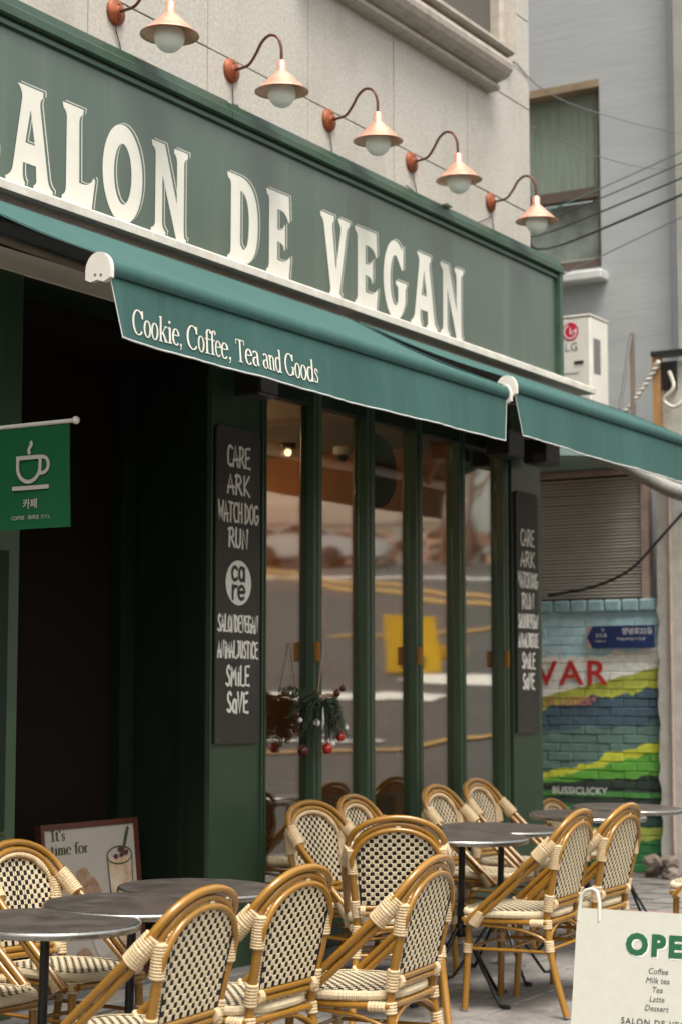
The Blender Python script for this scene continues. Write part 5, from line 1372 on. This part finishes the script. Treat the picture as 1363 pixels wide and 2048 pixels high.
cable([(10.2, -.01, 5.44), (10.8, -.10, 5.30), (11.4, -.85, 5.10), (11.8, -1.8, 5.12)], .0035, M_CABLET, 'fine sagging wire from the carved window surround')
cable([(10.53, .05, 5.10), (11.4, -.5, 4.93), (11.8, -1.8, 4.99)], .003, M_CABLET, 'faint sagging wire across the curtained window')
cable([(12.45, .80, 2.17), (12.45, .45, 2.22), (12.42, .15, 2.33), (12.42, -.06, 2.52), (12.4, -.35, 2.80)], .011, M_CABLE, 'black cable drooping across the bottom of the louvred shutter')
cable([(8.87, -.008, 4.28), (9.25, -.008, 4.225), (9.65, -.008, 4.235), (9.93, -.012, 4.34)], .003, M_CABLE, 'loose thin wire between the two farthest wall lamps')

# ================================================================ ACROSS THE STREET (seen in the door glass)
def gz(x, y): return road_z(x, y)
def building(x, y, w, d, h, rz, m1, m2, floors, label):
    z = gz(x, y) - 1.5; b = empty('apartment_building', (x, y, z), rz); tag(b, label, 'building')
    MB().box(-w / 2, w / 2, -d / 2, d / 2, 0, h).build('wall', m1, b)
    fh = (h - 1.5) / floors
    for k in range(floors):
        MB().box(-w / 2 - .15, w / 2 + .15, -d / 2 - .15, d / 2 + .15, 1.5 + k * fh - .35, 1.5 + k * fh + .55).build('balcony_band', m2, b)
        nw = int(w / 3.2)
        for i in range(nw):
            x0 = -w / 2 + (i + .25) * w / nw
            for sy in (1,):
                f = MB().box(x0, x0 + w / nw * .5, d / 2 + .001, d / 2 + .08, 1.5 + k * fh + .8, 1.5 + k * fh + fh - .6).build('window', M_CARGL, b)
    MB().box(-w / 2 - .3, w / 2 + .3, -d / 2 - .3, d / 2 + .3, h, h + .5).build('roof', m2, b)
    return b
hx, hy = math.cos(R(26)), -math.sin(R(26))
building(72, -52, 34, 12, 19, R(64 + 180), M_BEIGE2, M_BEIGE, 5, 'long pale banded apartment block reflected in the left door panes')
building(80, -18, 30, 12, 8.5, R(64 + 180), M_BEIGE, M_BEIGE2, 4, 'beige apartment block up the street, reflected in the right door panes')
building(30, -48, 30, 12, 12, R(180), M_BEIGE, M_BEIGE2, 4, 'beige block across the street, mirrored at the left')
building(2, -32, 24, 10, 11, R(180), M_BEIGE2, M_BEIGE, 3, 'pale low block directly across the street')
hd = MB(); rnd = random.Random(11)
for k in range(900):
    t_ = rnd.random(); x = 58 + 10 * t_ + rnd.uniform(-1.5, 1.5); y = -44 + 36 * t_ + rnd.uniform(-1.5, 1.5)
    z = gz(x, y) + rnd.uniform(0, 1.5); s_ = rnd.uniform(.15, .35); u1 = Vector((rnd.uniform(-1, 1), rnd.uniform(-1, 1), rnd.uniform(-1, 1))).normalized(); u2 = u1.orthogonal().normalized()
    c = Vector((x, y, z)); hd.add([c - u1 * s_, c - u2 * s_, c + u1 * s_, c + u2 * s_], [(0, 1, 2, 3)])
o = hd.build('roadside_hedge', M_HEDGE, recalc=False); tag(o, 'brown winter hedge along the far side of the sloping street', 'hedge', kind='stuff')
def bare_tree(x, y, h, seed, label):
    rnd = random.Random(seed); t = empty('bare_tree', (x, y, gz(x, y))); tag(t, label, 'tree', 'bare winter trees across the street')
    mb = MB(); mb.tube([(0, 0, -.3), (.05, .1, h * .25), (0, .2, h * .5)], [.15, .12, .09], 8); mb.build('trunk', M_BARE, t)
    cr = MB()
    def grow(p, d, L, r, dep):
        q = p + d * L; cr.tube([p, p.lerp(q, .5) + Vector((rnd.uniform(-1, 1), rnd.uniform(-1, 1), 0)) * L * .06, q], [r, r * .8, r * .6], 5)
        if dep == 0: return
        for k in range(3 if dep > 1 else 4):
            nd = (d + Vector((rnd.uniform(-1, 1), rnd.uniform(-1, 1), rnd.uniform(-.2, .6))) * .75).normalized(); grow(q, nd, L * .72, r * .6, dep - 1)
    for k in range(5):
        a = 2 * math.pi * k / 5; grow(Vector((0, .1 + .02 * k, h * (.25 + .05 * k))), Vector((math.cos(a), math.sin(a), .8)).normalized(), h * .22, .065, 4)
    cr.build('crown', M_BARE, t)
for k, (x, y, h) in enumerate(((56, -33, 9), (55, -24, 8), (60, -14, 9), (50, -38, 8), (34, -26, 8))):
    bare_tree(x, y, h, k, ['bare tree in front of the banded block', 'bare tree mirrored in the middle panes', 'bare tree mirrored in the right panes', 'bare tree at the far left of the mirrored street', 'nearest bare tree across the street'][k])
def car(x, y, rz, m, label, tilt=R(-3)):
    c = empty('parked_car', (x, y, gz(x, y)), rz); tag(c, label, 'car', 'cars parked up the street')
    side = [(-2.2, .35), (-2.25, .75), (-2.1, .95), (-1.2, 1.02), (-.6, 1.42), (.85, 1.45), (1.55, 1.05), (2.15, .92), (2.25, .6), (2.2, .35), (1.75, .3), (-1.8, .3)]
    MB().prism(side, 'y', -.85, .85).build('body', m, c)
    g_ = MB(); g_.prism([(-1.1, 1.03), (-.58, 1.37), (.82, 1.40), (1.42, 1.06)], 'y', -.86, .86); g_.build('side_glass', M_CARGL, c)
    for sx in (-1.4, 1.4):
        for sy in (-.80, .80):
            w_ = MB().lathe([(.20, -.1), (.33, -.1), (.33, .1), (.20, .1)], (sx, sy, .33), 20, axis='y').build('wheel', M_TYRE, c)
    for sy in (-.6, .6): MB().box(-2.27, -2.2, sy - .18, sy + .18, .66, .80).build('tail_lamp', M_LAMPR, c); MB().box(2.2, 2.27, sy - .18, sy + .18, .66, .78).build('headlight', M_WHITE, c)
car(57, -33.5, R(60), M_CARW, 'white car parked up the street, mirrored in the left door pane'); car(53.5, -28.5, R(64), M_CARW, 'white car parked up the street, mirrored in the second door pane')
car(58.0, -19.5, R(64), M_CARG, 'silver car parked up the street, mirrored in the fourth door pane')
# yellow plastic board on the road
yb = empty('yellow_board', (25.15, -8.9, gz(25.15, -8.9)), R(64 - 6)); yb.scale = (1.16, 1, 1.12); tag(yb, 'yellow plastic folding board standing in the street, mirrored in the door glass', 'signboard')
# its face looks back at the cafe doors
for s_ in (1, -1):
    mb = MB(); mb.prism([(-.47, 0), (-.45, .80), (.40, .80), (.47, 0)], 'y', s_ * .13 - .02, s_ * .13 + .02); p = mb.build('panel', M_YPLAS, yb); p.rotation_euler = (R(8 * s_), 0, 0)
    MB().box(-.12, .12, s_ * .135 - .024, s_ * .135 + .024, .66, .70).build('hand_slot', M_TAUPE, yb).rotation_euler = (R(8 * s_), 0, 0)
    MB().box(-.26, .26, s_ * .135 - .024, s_ * .135 + .024, .07, .22).build('dark_window', M_FIR, yb).rotation_euler = (R(8 * s_), 0, 0)
mb = MB(); mb.lathe([(.05, -.03), (.12, -.03), (.12, .03), (.05, .03)], (.44, .0, .30), 20, axis='y'); mb.build('wheel', M_YPLAS, yb)
bpy.context.view_layer.update()
